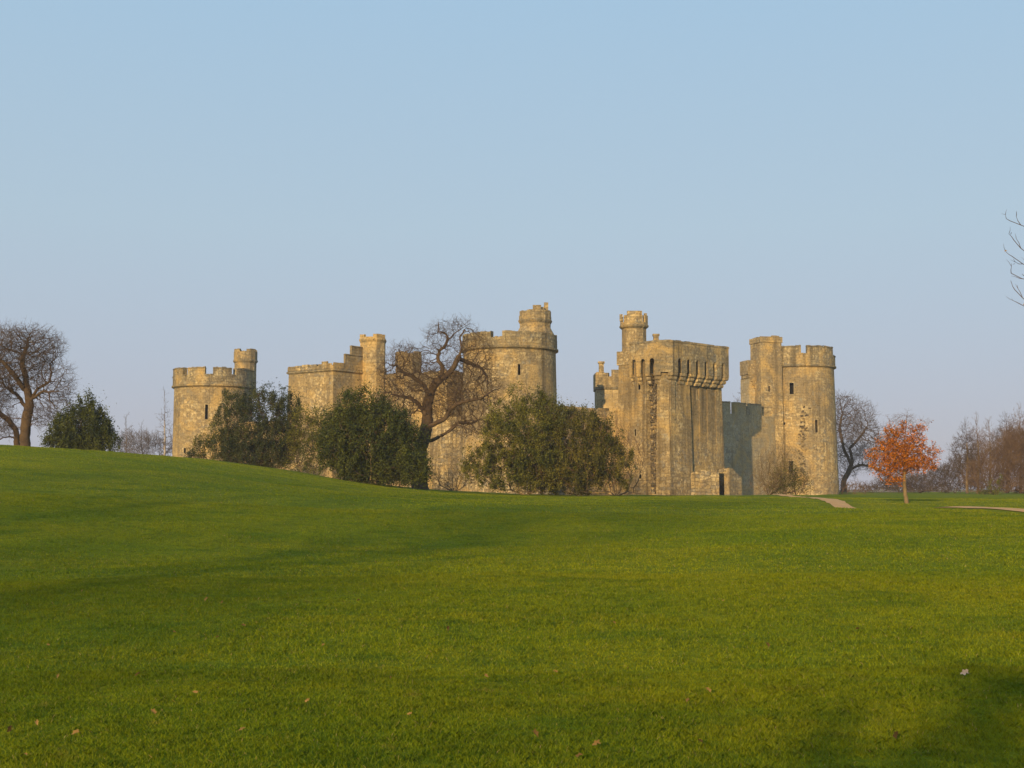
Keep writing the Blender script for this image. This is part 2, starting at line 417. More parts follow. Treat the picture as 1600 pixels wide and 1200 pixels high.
# fallen leaves
def leaf_object(x, y, s, r, m, name='fallen_leaf'):
    k = 9
    ang = np.linspace(0, 2 * math.pi, k * 2, endpoint=False)
    rr = s * (1 + 0.28 * np.cos(ang * 5 + r.random() * 6)) * (0.55 + 0.45 * np.abs(np.cos(ang)))
    z = 0.35 * s * np.abs(np.sin(ang)) + 0.1 * s * r.standard_normal(k * 2)
    rot = r.random() * 6.28
    px_, py_ = rr * np.cos(ang), rr * np.sin(ang) * 0.7
    tilt = r.uniform(0.35, 0.9)
    P = np.stack([px_ * math.cos(rot) - py_ * math.sin(rot), px_ * math.sin(rot) + py_ * math.cos(rot), z], 1)
    P[:, 2] += P[:, 1] * tilt
    P = np.concatenate([P, [[0, 0, 0]]])
    org = np.array([x, y, h1(x, y) + 0.035 + s * 0.4])
    f = np.array([[i, (i + 1) % (2 * k), 2 * k] for i in range(2 * k)])
    return np_mesh(name, P + org, f, m, org=tuple(org), attrs={'rnd': np.full(len(P), r.random())})
r0 = np.random.default_rng(11)
def ground_at(px, py):
    for Yd in np.arange(5, 80, 0.05):
        p = at(px, py, Yd)
        if p.z < h1(p.x, p.y) + 0.03: return p
    return p
g = ground_at(1508, 1056)
M_PALELEAF = simple('pale_dry_leaf', (0.42, 0.30, 0.19), (0.55, 0.42, 0.30), 8)
tag(leaf_object(g.x, g.y, 0.036, r0, M_PALELEAF), 'large pale dry leaf lying alone on the grass at the right', 'leaf')
for (px, py) in [(57, 1134), (118, 1150), (40, 1182), (932, 1168), (1095, 1162), (837, 1152), (1107, 1082), (1075, 1098), (868, 1052), (1400, 1154), (380, 980), (272, 990), (340, 998),
                 (75, 1010), (30, 925), (128, 925), (347, 943), (322, 808 + 130), (378, 1145), (480, 1098), (505, 1010), (610, 1062), (305, 1085), (15, 1145), (215, 1056), (640, 1120),
                 (700, 985), (760, 1060), (960, 975), (1200, 1010), (1340, 985), (1130, 940), (905, 1185), (560, 940), (90, 1060), (240, 1118)]:
    g = ground_at(px, py)
    tag(leaf_object(g.x, g.y, r0.uniform(0.014, 0.028), r0, M_OAKLEAF), 'small brown fallen leaf lying on the lawn', 'leaf', 'small brown leaves scattered over the lawn')

# ---------------------------------------------------------------- castle
castle = empty('castle', (0, 127, 0), 'ruined medieval stone castle with round corner towers behind the lawn and bushes', 'castle')

def offset_path(P, d, closed):
    P = [Vector(p).to_2d() for p in P]; n = len(P); out = []
    for i in range(n):
        a = P[i - 1] if (i > 0 or closed) else None
        b = P[(i + 1) % n] if (i < n - 1 or closed) else None
        ns = []
        if a is not None: t = (P[i] - a).normalized(); ns.append(Vector((t.y, -t.x)))
        if b is not None: t = (b - P[i]).normalized(); ns.append(Vector((t.y, -t.x)))
        m = sum(ns, Vector((0, 0)))
        m = m.normalized() if m.length > 1e-6 else ns[0]
        k = d / max(0.35, m.dot(ns[0]))
        out.append(P[i] + m * k)
    return out

class Path:
    def __init__(s, pts, closed=False):
        s.P = [Vector(p).to_2d() for p in pts]; s.closed = closed
        Q = s.P + ([s.P[0]] if closed else [])
        s.u = [0.0]
        for i in range(len(Q) - 1): s.u.append(s.u[-1] + (Q[i + 1] - Q[i]).length)
        s.L = s.u[-1]; s.cache = {}
    def off(s, d):
        d = round(d, 4)
        if d not in s.cache:
            o = offset_path(s.P, d, s.closed)
            s.cache[d] = o + ([o[0]] if s.closed else [])
        return s.cache[d]
    def at(s, u, d=0.0):
        Q = s.off(d); u = min(max(u, 0), s.L)
        for i in range(len(s.u) - 1):
            if u <= s.u[i + 1] + 1e-9:
                f = (u - s.u[i]) / max(1e-9, s.u[i + 1] - s.u[i]); return Q[i].lerp(Q[i + 1], f)
        return Q[-1]
    def breaks(s, extra=()):
        b = sorted(set([round(x, 4) for x in s.u] + [round(min(max(e, 0), s.L), 4) for e in extra]))
        out = [b[0]]
        for x in b[1:]:
            if x - out[-1] > 1e-3: out.append(x)
        return out
    def upx(s, px, z=8.0, d=0.0):
        """arc length of the camera-facing spot seen at photo column px"""
        best = None
        n = 1500
        for i in range(n):
            u0, u1 = s.L * i / n, s.L * (i + 1) / n
            a, b = s.at(u0, d), s.at(u1, d)
            pa, pb = pxof(a.x, a.y, z), pxof(b.x, b.y, z)
            if pa <= px <= pb:
                return u0 + (u1 - u0) * (px - pa) / max(1e-6, pb - pa)
        return None
    def zpx(s, u, py):
        p = s.at(u); return at(800, py, p.y).z

def circle(c, r, n=56, a0=0.0):
    return Path([(c[0] + r * math.cos(a0 + 2 * math.pi * i / n), c[1] + r * math.sin(a0 + 2 * math.pi * i / n)) for i in range(n)], True)

def skin(mb, path, z0, z1, wins=(), batter=0.0, zrows=(), inset=0.0, uo=0.0):
    """outer wall face with real openings; batter widens the foot"""
    ub = path.breaks([w[0] for w in wins] + [w[1] for w in wins])
    zb = sorted(set([round(z, 3) for z in [z0, z1, *zrows] + [w[2] for w in wins] + [w[3] for w in wins]]))
    zb = [z for z in zb if z0 - 2e-3 <= z <= z1 + 2e-3]
    d = lambda z: batter * max(0.0, (z1 - z) / max(1e-6, z1 - z0)) - inset
    for i in range(len(ub) - 1):
        um = (ub[i] + ub[i + 1]) / 2
        for j in range(len(zb) - 1):
            zm = (zb[j] + zb[j + 1]) / 2
            if any(w[0] < um < w[1] and w[2] < zm < w[3] for w in wins): continue
            q = []
            for (u, z) in ((ub[i], zb[j]), (ub[i + 1], zb[j]), (ub[i + 1], zb[j + 1]), (ub[i], zb[j + 1])):
                p = path.at(u, d(z)); q.append((p.x, p.y, z))
            mb.quad(*q, uv=[(ub[i] + uo, zb[j]), (ub[i + 1] + uo, zb[j]), (ub[i + 1] + uo, zb[j + 1]), (ub[i] + uo, zb[j + 1])])

def cap(mb, path, z, inset=0.3):
    Q = path.off(-inset)
    Q = Q[:-1] if path.closed else Q
    c = sum(Q, Vector((0, 0))) / len(Q)
    for i in range(len(Q)):
        a, b = Q[i], Q[(i + 1) % len(Q)]
        i0 = len(mb.v); mb.v += [(a.x, a.y, z), (b.x, b.y, z), (c.x, c.y, z)]; mb.f.append((i0, i0 + 1, i0 + 2)); mb.uv.append([(a.x, a.y), (b.x, b.y), (c.x, c.y)]); mb.m.append(mb.mi)

def window(parent, path, w, z1, z0, batter, depth=0.55, label=None, frame=True):
    """a slit: reveals and the darkness painted behind them, with a thin raised dressed-stone surround"""
    u0, u1, a, b = w
    d = lambda z: batter * max(0.0, (z1 - z) / max(1e-6, z1 - z0))
    O = lambda u, z, e=0.0: (*path.at(u, d(z) + e), z)
    m = MB()
    def P(u, z, e): p = path.at(u, d(z) + e); return (p.x, p.y, z)
    depth = 1.0; w0, w1 = u0 - 0.5, u1 + 0.5          # the slit widens inwards
    m.quad(P(u0, a, 0), P(w0, a, -depth), P(w0, b, -depth), P(u0, b, 0)); m.quad(P(w1, a, -depth), P(u1, a, 0), P(u1, b, 0), P(w1, b, -depth))
    m.quad(P(u0, a, 0), P(u1, a, 0), P(w1, a, -depth), P(w0, a, -depth)); m.quad(P(w0, b, -depth), P(w1, b, -depth), P(u1, b, 0), P(u0, b, 0))
    m.mi = 1
    m.quad(P(w0, a, -depth), P(w1, a, -depth), P(w1, b, -depth), P(w0, b, -depth))  # back face painted near-black to stand for the unlit chamber
    m.mi = 2
    if frame:
        fw, fe = 0.10, 0.03
        for (x0, x1, y0, y1) in ((u0 - fw, u0, a - fw, b + fw), (u1, u1 + fw, a - fw, b + fw), (u0, u1, b, b + fw), (u0, u1, a - fw, a)):
            m.quad(P(x0, y0, fe), P(x1, y0, fe), P(x1, y1, fe), P(x0, y1, fe))
            m.quad(P(x0, y0, 0), P(x0, y0, fe), P(x0, y1, fe), P(x0, y1, 0)); m.quad(P(x1, y0, fe), P(x1, y0, 0), P(x1, y1, 0), P(x1, y1, fe))
            m.quad(P(x0, y1, fe), P(x1, y1, fe), P(x1, y1, 0), P(x0, y1, 0)); m.quad(P(x0, y0, 0), P(x1, y0, 0), P(x1, y0, fe), P(x0, y0, fe))
    o = m.build('slit_window', [M_STONE, M_DARK, M_DRESS], parent)
    if label: o['label'] = label
    return o

def ring(name, parent, path, z, h=0.3, proj=0.22, m=None):
    """string course: a moulding swept round the wall, with a chamfered foot"""
    mb = MB(); ub = path.breaks()
    prof = [(0.0, z - h * 0.5), (proj, z), (proj, z + h * 0.55), (0.0, z + h)]
    for i in range(len(ub) - 1):
        for k in range(3):
            q = []
            for (u, pr) in ((ub[i], prof[k]), (ub[i + 1], prof[k]), (ub[i + 1], prof[k + 1]), (ub[i], prof[k + 1])):
                p = path.at(u, pr[0]); q.append((p.x, p.y, pr[1]))
            mb.quad(*q)
    return mb.build(name, m or M_CAP, parent)

def parapet(parent, path, z0, tops, thick=0.6, proj=0.0, rnd=None, jitter=0.05, name='parapet', capstone=0.0, m=None, maxseg=0.7, u0=None, u1=None):
    """tops(u) gives the height at arc length u; built in short lengths so the top edge stays uneven. tops: list (u0,u1,z), first hit wins, last = default z"""
    rnd = rnd or random.Random(5)
    mb = MB(); dflt = tops[-1]; lst = tops[:-1]
    A = 0 if u0 is None else u0; B = path.L if u1 is None else u1
    ex = [x for t in lst for x in t[:2]]
    k = max(1, int((B - A) / maxseg))
    ub = [u for u in path.breaks(ex + [A + (B - A) * i / k for i in range(k + 1)]) if A - 1e-4 <= u <= B + 1e-4]
    hts = []
    for i in range(len(ub) - 1):
        um = (ub[i] + ub[i + 1]) / 2; z = dflt
        for (a, b, t) in lst:
            if a < um < b: z = t; break
        hts.append(z + rnd.uniform(-jitter, jitter))
    n = len(hts)
    P = lambda u, z, e: (*path.at(u, e), z)
    for i in range(n):
        a, b, z = ub[i], ub[i + 1], hts[i]
        zl = hts[i - 1] if (i > 0 or path.closed and A == 0) else z0; zr = hts[(i + 1) % n] if (i < n - 1 or path.closed and A == 0) else z0
        mb.quad(P(a, z0, proj), P(b, z0, proj), P(b, z, proj), P(a, z, proj), uv=[(a, z0), (b, z0), (b, z), (a, z)])
        mb.quad(P(b, z0, proj - thick), P(a, z0, proj - thick), P(a, z, proj - thick), P(b, z, proj - thick), uv=[(b, z0), (a, z0), (a, z), (b, z)])
        if zl < z: mb.quad(P(a, zl, proj - thick), P(a, zl, proj), P(a, z, proj), P(a, z, proj - thick))
        if zr < z: mb.quad(P(b, zr, proj), P(b, zr, proj - thick), P(b, z, proj - thick), P(b, z, proj))
        mb.quad(P(a, z0, proj - thick), P(b, z0, proj - thick), P(b, z0, proj), P(a, z0, proj))
        if capstone and z > z0 + 0.6:
            e = 0.09
            q = lambda u, zz, o: P(u, zz, o)
            c0, c1 = z, z + capstone
            mb.mi = 1
            mb.quad(q(a, c0, proj + e), q(b, c0, proj + e), q(b, c1, proj - 0.05), q(a, c1, proj - 0.05))
            mb.quad(q(a, c1, proj - 0.05), q(b, c1, proj - 0.05), q(b, c1, proj - thick + 0.05), q(a, c1, proj - thick + 0.05))
            mb.quad(q(b, c0, proj - thick - e), q(a, c0, proj - thick - e), q(a, c1, proj - thick + 0.05), q(b, c1, proj - thick + 0.05))
            mb.quad(q(a, c0, proj), q(b, c0, proj), q(b, c0, proj + e), q(a, c0, proj + e))
            if zl < z - 0.2: mb.quad(q(a, c0, proj - thick - e), q(a, c0, proj + e), q(a, c1, proj - 0.05), q(a, c1, proj - thick + 0.05))
            if zr < z - 0.2: mb.quad(q(b, c0, proj + e), q(b, c0, proj - thick - e), q(b, c1, proj - thick + 0.05), q(b, c1, proj - 0.05))
            mb.mi = 0
        else:
            mb.quad(P(a, z, proj), P(b, z, proj), P(b, z, proj - thick), P(a, z, proj - thick))
    return mb.build(name, [m or M_STONE, M_CAP], parent)

def wins_from_px(path, lst, pad=0.0):
    """lst: (px, y_top, y_bottom, width_m) measured on the photo"""
    out = []
    for (px, yt, yb, w) in lst:
        u = path.upx(px)
        if u is None: continue
        zt, zb = path.zpx(u, yt), path.zpx(u, yb)
        out.append((round(u - w / 2, 3), round(u + w / 2, 3), round(zb, 3), round(zt, 3)))
    return out

ZB = -2.2

def merl(path, spans, zt, zd):
    """spans of photo columns standing to zt"""
    out = []
    for s in spans:
        a, b = path.upx(s[0], 16), path.upx(s[1], 16)
        k = 0
        while a is None and k < 20: k += 1; a = path.upx(s[0] + k, 16)
        k = 0
        while b is None and k < 20: k += 1; b = path.upx(s[1] - k, 16)
        z = s[2] if len(s) > 2 else zt
        if a is not None and b is not None:
            if b < a: out += [(a, path.L, z), (0, b, z)]
            else: out.append((a, b, z))
    return out

def turret(parent, c, r, z0, z1, zring, spans=None, n=8, m=None, crown_h=None, jit=0.05, notch=None, name='stair_turret', a0=0.3927, proj=0.18, seed=3, merlons=4, cren=0.5):
    """small polygonal turret in one piece: shaft, string course and notched crown"""
    P = circle(c, r, n, a0); m = m or M_STONE
    mb = MB(); skin(mb, P, z0, zring, (), 0.0); cap(mb, P, zring + 0.1, 0.3)
    ub = P.breaks(); pr = [(0.0, zring - 0.18), (proj, zring), (proj + 0.05, zring + 0.14), (proj - 0.02, zring + 0.25)]
    mb.mi = 1
    for i in range(len(ub) - 1):
        for k in range(3):
            q = []
            for (u, p_) in ((ub[i], pr[k]), (ub[i + 1], pr[k]), (ub[i + 1], pr[k + 1]), (ub[i], pr[k + 1])):
                p = P.at(u, p_[0]); q.append((p.x, p.y, p_[1]))
            mb.quad(*q)
    sh = mb.build(name, [m, M_CAP], parent)
    rnd = random.Random(seed)
    L = P.L; tops = []
    for k in range(merlons):
        a = L * (k + 0.12) / merlons; tops.append((a, a + L * 0.62 / merlons, z1))
    if spans is not None: tops = merl(P, spans, z1, 0)
    parapet(parent, P, zring + 0.2, tops + [z1 - cren], 0.3, proj - 0.04, rnd, jit, 'turret_parapet', m=m)
    return sh

# --- round corner towers
def round_tower(label, c, r, ztop_body, wins_px, spans, z_mer, z_cren, material, batter=0.35, seed=1, capst=0.14, proj=0.18):
    P = circle(c, r, 60, -math.pi / 2 - 0.1 + math.pi)    # seam at the back
    W = wins_from_px(P, wins_px)
    mb = MB(); skin(mb, P, ZB, ztop_body, W, batter, zrows=[0, 4, 8, 12]); cap(mb, P, ztop_body - 0.05, 0.0)
    t = mb.build('round_tower', material, castle)
    t['label'] = label
    for w in W: window(t, P, w, ztop_body, ZB, batter)
    ring('string_course', t, P, ztop_body - 0.1, 0.32, proj + 0.12)
    parapet(t, P, ztop_body + 0.12, merl(P, spans, z_mer, z_cren) + [z_cren], 0.65, proj, random.Random(seed), 0.06, capstone=capst, m=M_PARA)
    return t, P

cL, rL = (-36.0, 154.0), 4.62
zz = lambda py, Yd: at(800, py, Yd).z
tL, PL = round_tower('squat round tower at the left end of the castle with crenellated top', cL, rL, zz(601, 149.5),
                     [(322, 632, 655, 0.32), (290, 700, 708, 0.3)],
                     [(262, 288), (295, 321), (333, 361.5), (368, 400)], zz(575, 149.5), zz(586, 149.5), M_STONE2, 0.1, 4)
# merlons all round the back as well
turret(tL, (cL[0] + 3.05, cL[1] + 3.5), 1.34, zz(620, 155), zz(544.5, 156), zz(564, 156), n=12, a0=0.1, cren=0.28, proj=0.14)

cC, rC = (-0.25, 131.0), 4.75
tC, PC = round_tower('large round corner tower in the middle with weathered broken parapet', cC, rC, zz(541, 126.5),
                     [(811, 569, 586, 0.24)],
                     [(722, 768), (785, 812), (812, 869)], zz(517.5, 126.5), zz(526, 126.5), M_STONE, 0.35, 8, capst=0.0, proj=0.16)
Yc = 132.5
tc_ = turret(tC, (2.42, Yc), 1.62, zz(530, Yc), zz(484, 131), zz(501, 131), spans=[(810, 862)], n=12, a0=0.1, cren=0.5, proj=0.12, jit=0.07)
mb = MB(); 
for (a_, b_, y0, y1, dd) in ((832.5, 845.5, 484, 477, -0.9), (845, 850, 484, 480, -0.5), (850, 856.5, 486, 473, 0.1)):
    p, q = at(a_, y0, Yc + dd), at(b_, y1, Yc + dd)
    mb = MB(); mb.box(((p.x + q.x) / 2, Yc + dd, (p.z + q.z) / 2 - 0.2), (q.x - p.x) / 2, 0.3 if b_ < 850 else 0.24, (q.z - p.z) / 2 + 0.2)
    mb.build('turret_merlon', M_STONE, tC)
# sloping foot of the turret
mb = MB(); Pf = circle((2.42, Yc), 2.0, 12, 0.1); Pg = circle((2.42, Yc), 1.6, 12, 0.1)
for i in range(12):
    a_, b_ = Pf.P[i], Pf.P[(i + 1) % 12]; c_, d_ = Pg.P[(i + 1) % 12], Pg.P[i]
    mb.quad((a_.x, a_.y, zz(520, 131)), (b_.x, b_.y, zz(520, 131)), (c_.x, c_.y, zz(509, 131)), (d_.x, d_.y, zz(509, 131)))
mb.build('turret_foot', M_STONE, tC)

cR, rR = (36.7, 163.0), 4.35
tR, PR = round_tower('tall round tower at the right end of the castle with dark slit windows', cR, rR, zz(570, 158.5),
                     [(1238.5, 598, 616, 0.5), (1275, 656, 676, 0.32), (1236, 720, 738, 0.55), (1227, 660, 664, 0.2)],
                     [(1190, 1252), (1261, 1300)], zz(541, 158.5), zz(553, 158.5), M_STONE2, 0.4, 12)
# old scar of robbed, pitted masonry running down its face
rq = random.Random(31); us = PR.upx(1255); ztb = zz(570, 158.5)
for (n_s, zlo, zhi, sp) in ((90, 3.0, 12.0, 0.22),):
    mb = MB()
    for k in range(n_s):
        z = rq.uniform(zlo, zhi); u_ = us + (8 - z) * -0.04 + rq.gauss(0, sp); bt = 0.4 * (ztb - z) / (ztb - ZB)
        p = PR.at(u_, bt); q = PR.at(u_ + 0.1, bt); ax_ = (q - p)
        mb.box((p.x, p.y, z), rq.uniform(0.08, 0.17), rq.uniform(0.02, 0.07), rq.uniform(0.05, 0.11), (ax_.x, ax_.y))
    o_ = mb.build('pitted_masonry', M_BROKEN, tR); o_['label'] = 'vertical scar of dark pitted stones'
# square stair turret of the right tower, running its full height
def poly_path(c, hx, hy, ax):
    X_ = Vector(ax).normalized(); Y_ = Vector((-X_.y, X_.x)); c = Vector(c)
    return Path([c - X_ * hx - Y_ * hy, c + X_ * hx - Y_ * hy, c + X_ * hx + Y_ * hy, c - X_ * hx + Y_ * hy], True)
Pt = poly_path((31.95, 160.2), 1.42, 1.5, (0.97, 0.24))
zt = zz(531, 158.5)
Wt = wins_from_px(Pt, [(1203, 603, 612, 0.2), (1198, 652, 661, 0.18), (1202, 715, 722, 0.2)])
mb = MB(); skin(mb, Pt, ZB, zt, Wt, 0.1); cap(mb, Pt, zt - 0.02, 0.0)
st = mb.build('stair_turret', M_STONE2, tR)
for w in Wt: window(tR, Pt, w, zt, ZB, 0.1, frame=False)
u_r = Pt.upx(1207, 16) or 1.9
parapet(tR, Pt, zt - 0.3, [(u_r, u_r + 0.9, zz(523.5, 158.5)), zz(526, 158.5)], 0.35, 0.1, random.Random(6), 0.05, 'turret_parapet', m=M_STONE2)
# corbelled bartizan on its left side, with the recessed shaded wall below it
Pb = poly_path((29.95, 161.0), 0.72, 1.2, (0.97, 0.24))
mb = MB(); skin(mb, Pb, zz(585, 160), zz(563, 160), (), 0.0); cap(mb, Pb, zz(563, 160), 0)
for k in range(5):
    s_ = 1 - k * 0.19
    mb.box((30.05 + 0.68 * (1 - s_), 161.0, zz(585, 160) - 0.22 - 0.44 * k), 0.70 * s_, 1.15, 0.22, (0.97, 0.24))
mb.build('corbelled_bartizan', M_STONE2, tR)
Pb2 = poly_path((30.2, 161.4), 0.8, 1.3, (0.97, 0.24))
mb = MB(); skin(mb, Pb2, ZB, zz(590, 160), (), 0.0)
mb.build('turret_flank', M_GREYST, tR)
Pb3 = poly_path((30.3, 159.7), 1.45, 1.4, (0.97, 0.24))
Wb = wins_from_px(Pb3, [(1185, 683, 700, 0.26)])
mb = MB(); skin(mb, Pb3, ZB, zz(636, 158.5), Wb, 0.1); cap(mb, Pb3, zz(636, 158.5), 0)
mb.build('tower_buttress', M_STONE2, tR)
for w in Wb: window(tR, Pb3, w, zz(636, 158.5), ZB, 0.1, frame=False)
ring('buttress_coping', tR, Pb3, zz(637, 158.5), 0.22, 0.1)

# --- curtain walls (own parts), local frames
def frame2(o, d, n):
    o, d, n = Vector(o), Vector(d), Vector(n)
    return lambda s, p: o + d * s + n * p
nrmR = (0.698, -0.716); dirR = (0.716, 0.698)
nrmL = (-0.6, -0.8); dirL = (0.8, -0.6)
GR = frame2((0, 127), dirR, nrmR)
GL = frame2((-36, 154), dirL, nrmL)
def wall_box(name, pts, z1, m, tops=None, label=None, thick=1.6, jitter=0.08, seed=2, wins=None, capstone=0.0, parent=None):
    P = Path(pts); W = wins_from_px(P, wins or [])
    mb = MB(); skin(mb, P, ZB, z1, W, 0.25)
    back = Path(list(reversed(P.off(-thick)))); skin(mb, back, ZB, z1)
    for i in range(len(P.P) - 1):
        a, b, c, d = P.P[i], P.P[i + 1], P.off(-thick)[i + 1], P.off(-thick)[i]
        mb.quad((a.x, a.y, z1), (b.x, b.y, z1), (c.x, c.y, z1), (d.x, d.y, z1))
    o = mb.build(name, m, parent or castle)
    if label: o['label'] = label
    for w in W: window(o, P, w, z1, ZB, 0.25)
    if tops is not None: parapet(o, P, z1 + 0.004, tops, 0.5, -0.02, random.Random(seed), jitter, capstone=capstone, m=m)
    return o, P

wall_box('curtain_wall', [GR(3, 0), GR(14.6, 0)], zz(640.5, 136), M_STONE, [zz(638, 136)], 'low curtain wall between the central tower and the gate tower', wins=[(970, 678, 692, 0.3)])
cw, Pcw = wall_box('curtain_wall', [GR(23.3, 0), GR(48.5, 0)], zz(654, 156), M_GREYST, None, 'grey shaded curtain wall with merlons between gate tower and right tower')
ms_ = []
for (a_, b_) in ((1126, 1141.5), (1148, 1166), (1173, 1190)):
    ms_ += merl(Pcw, [(a_, b_)], 0, 0) and [(Pcw.upx(a_, 12) or 0, Pcw.upx(b_, 12) or Pcw.L, zz(632, 156))]
parapet(cw, Pcw, zz(654, 156) + 0.004, ms_ + [zz(649, 156)], 0.5, -0.02, random.Random(9), 0.03, capstone=0.12, m=M_GREYST)
wall_box('curtain_wall', [GL(3.5, 0), GL(20, 0)], 8.6, M_STONE, [(1, 4, 9.5), (5, 8, 9.5), (9, 12, 9.5), (13, 16, 9.5), 8.9], 'left curtain wall behind the dark bush')
wall_box('curtain_wall', [GL(35.5, 0.0), GL(44.5, 0.0)], zz(654, 130), M_RUBBLE, [zz(649, 130)], 'sunlit ochre rubble curtain wall beside the central tower', wins=[])
# far side of the enclosure
FB = Vector((0.4, 190))
wall_box('curtain_wall', [Vector((35, 166)), FB], 8.0, M_STONE, None, 'far curtain wall closing the castle yard')
wall_box('curtain_wall', [FB, Vector((-34, 157))], 8.0, M_STONE, None, 'far curtain wall behind the left tower')

# --- square tower in the middle of the left side
A0, A1, A2, A3 = GL(19.4, 0), GL(19.4, 6), GL(26.1, 6), GL(26.1, 0)
Ps = Path([A0 - Vector(nrmL) * 2, A1, A2, A3 - Vector(nrmL) * 2], True)
zs = zz(583, 138)
mb = MB(); skin(mb, Ps, ZB, zs, wins_from_px(Ps, []), 0.25); cap(mb, Ps, zs - 0.03, 0)
ts = mb.build('square_tower', M_STONE2, castle); ts['label'] = 'square mural tower with worn stubby merlons and stepped stair parapet'
ring('string_course', ts, Ps, zs - 0.1, 0.25, 0.18)
tops = []
u = 0.1; rq = random.Random(3)
while u < Ps.L:
    wdt = rq.uniform(0.7, 1.1); tops.append((u, u + wdt, zz(574, 138) + rq.uniform(-0.02, 0.06))); u += wdt + rq.uniform(0.12, 0.2)
ua = Ps.upx(503, 15); ub_ = Ps.upx(512, 15)
tops = [(ua, ub_, zz(569, 137)), (Ps.upx(521, 15), Ps.upx(539, 15), zz(569.5, 136))] + tops
parapet(ts, Ps, zs + 0.12, tops + [zz(576.5, 138)], 0.5, 0.1, random.Random(2), 0.03, m=M_STONE, maxseg=0.9)
for (a_, b_, yt) in ((539, 570, 555.5), (549, 570, 541.5)):
    ua, ub_ = Ps.upx(a_, 15, 0.06), Ps.upx(b_, 15, 0.06)
    parapet(ts, Ps, zs + 0.16, [zz(yt, 136)], 0.5 if a_ < 545 else 0.42, 0.103 if a_ < 545 else 0.11, random.Random(4), 0.02, 'stepped_parapet', u0=ua, u1=ub_, m=M_STONE, capstone=0.1)
Yt = 137.8
turret(ts, (at(582, 600, Yt).x, Yt), 1.42, ZB, zz(522, Yt - 1.2), zz(532, Yt - 1.2), n=8, cren=0.3, proj=0.08, merlons=3, m=M_STONE2)

# --- hall range right of it
Hh = zz(584, 134)
Pw = Path([GL(27.2, -0.2), GL(36.4, -0.2), GL(36.4, -6), GL(27.2, -6)], True)
Ww = wins_from_px(Pw, [(618.5, 636, 656, 0.36), (623.8, 636, 656, 0.36)])
mb = MB(); skin(mb, Pw, ZB, Hh, Ww, 0.15); cap(mb, Pw, Hh - 0.02, 0)
th = mb.build('hall_range', M_STONE, castle); th['label'] = 'high hall wall with a pair of tall narrow windows beside the square tower'
for w in Ww: window(th, Pw, w, Hh, ZB, 0.15, frame=False)
parapet(th, Pw, Hh + 0.004, [zz(580.5, 134)], 0.5, 0.02, random.Random(7), 0.10, m=M_STONE, maxseg=0.5)
Yt = 137.0
turret(th, (at(638, 600, Yt).x, Yt), 1.42, Hh - 0.3, zz(549, Yt - 1.2), zz(569, Yt - 1.2), n=8, cren=0.25, proj=0.1, jit=0.08)

# --- gate tower with machicolations
zC, zTop = zz(600, 133.5), zz(537, 133)          # corbel foot, parapet top
gp = [GR(14, -1), GR(14, 5.6), GR(14.7, 5.7), GR(14.7, 7.1), GR(14, 7.2), GR(14, 7.65), GR(14.55, 8.15), GR(18.0, 8.15), GR(18.0, 7.75), GR(24.05, 7.75), GR(24.05, -1)]
Pg = Path([GR(14, 1.9)] + gp[1:-1] + [GR(24.05, 1.9)], True)
Wg = wins_from_px(Pg, [(1089.6, 603, 623, 0.3), (1093, 679, 700, 0.28), (1000, 599, 609, 0.28), (1027.5, 685, 703, 0.26), (1001, 741, 748, 0.22), (1025, 761, 772, 0.25), (994, 671, 681, 0.2)])
mb = MB(); skin(mb, Pg, ZB, zz(552, 134), Wg, 0.28, zrows=[2, 5, 8, 11]); cap(mb, Pg, zz(552, 134), 0)
Pg0 = Path([GR(14.1, -1), GR(14.1, 2.2), GR(23.5, 2.2), GR(23.5, -1)], True); skin(mb, Pg0, ZB, 10.0, (), 0.1); cap(mb, Pg0, 9.98, 0)
tg = mb.build('gate_tower', M_GATE, castle); tg['label'] = 'tall machicolated gate tower with arched openings under its parapet'
for w in Wg: window(tg, Pg, w, zz(552, 134), ZB, 0.28)
# broken masonry in the recess: rough blocks
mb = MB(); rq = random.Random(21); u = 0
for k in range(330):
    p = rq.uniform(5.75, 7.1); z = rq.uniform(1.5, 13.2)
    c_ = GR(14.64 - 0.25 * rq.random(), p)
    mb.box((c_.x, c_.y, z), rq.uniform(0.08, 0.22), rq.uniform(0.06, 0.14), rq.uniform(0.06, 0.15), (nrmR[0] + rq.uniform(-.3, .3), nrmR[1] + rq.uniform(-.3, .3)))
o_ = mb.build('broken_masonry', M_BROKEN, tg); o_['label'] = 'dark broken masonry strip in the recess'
# vertical pilaster ribs and grooves on the front
mb = MB()
for s_ in (15.05, 18.9, 20.3, 21.7, 23.2):
    c_ = GR(s_, (8.15 if s_ < 18 else 7.75) + 0.02)
    mb.box((c_.x, c_.y, (ZB + zC) / 2), 0.30 if s_ > 18 else 0.38, 0.16, (zC - ZB) / 2, dirR)
mb.build('pilaster', M_GATE, tg)

# projecting machicolated parapet: arches through its foot, corbels under its piers
PRJ = 0.62
mp = Path([GR(14 - PRJ, 3.9), GR(14 - PRJ, 7.55), GR(14.5, 8.15 + PRJ), GR(24.15, 8.15 + PRJ), GR(24.15, 3.9)])
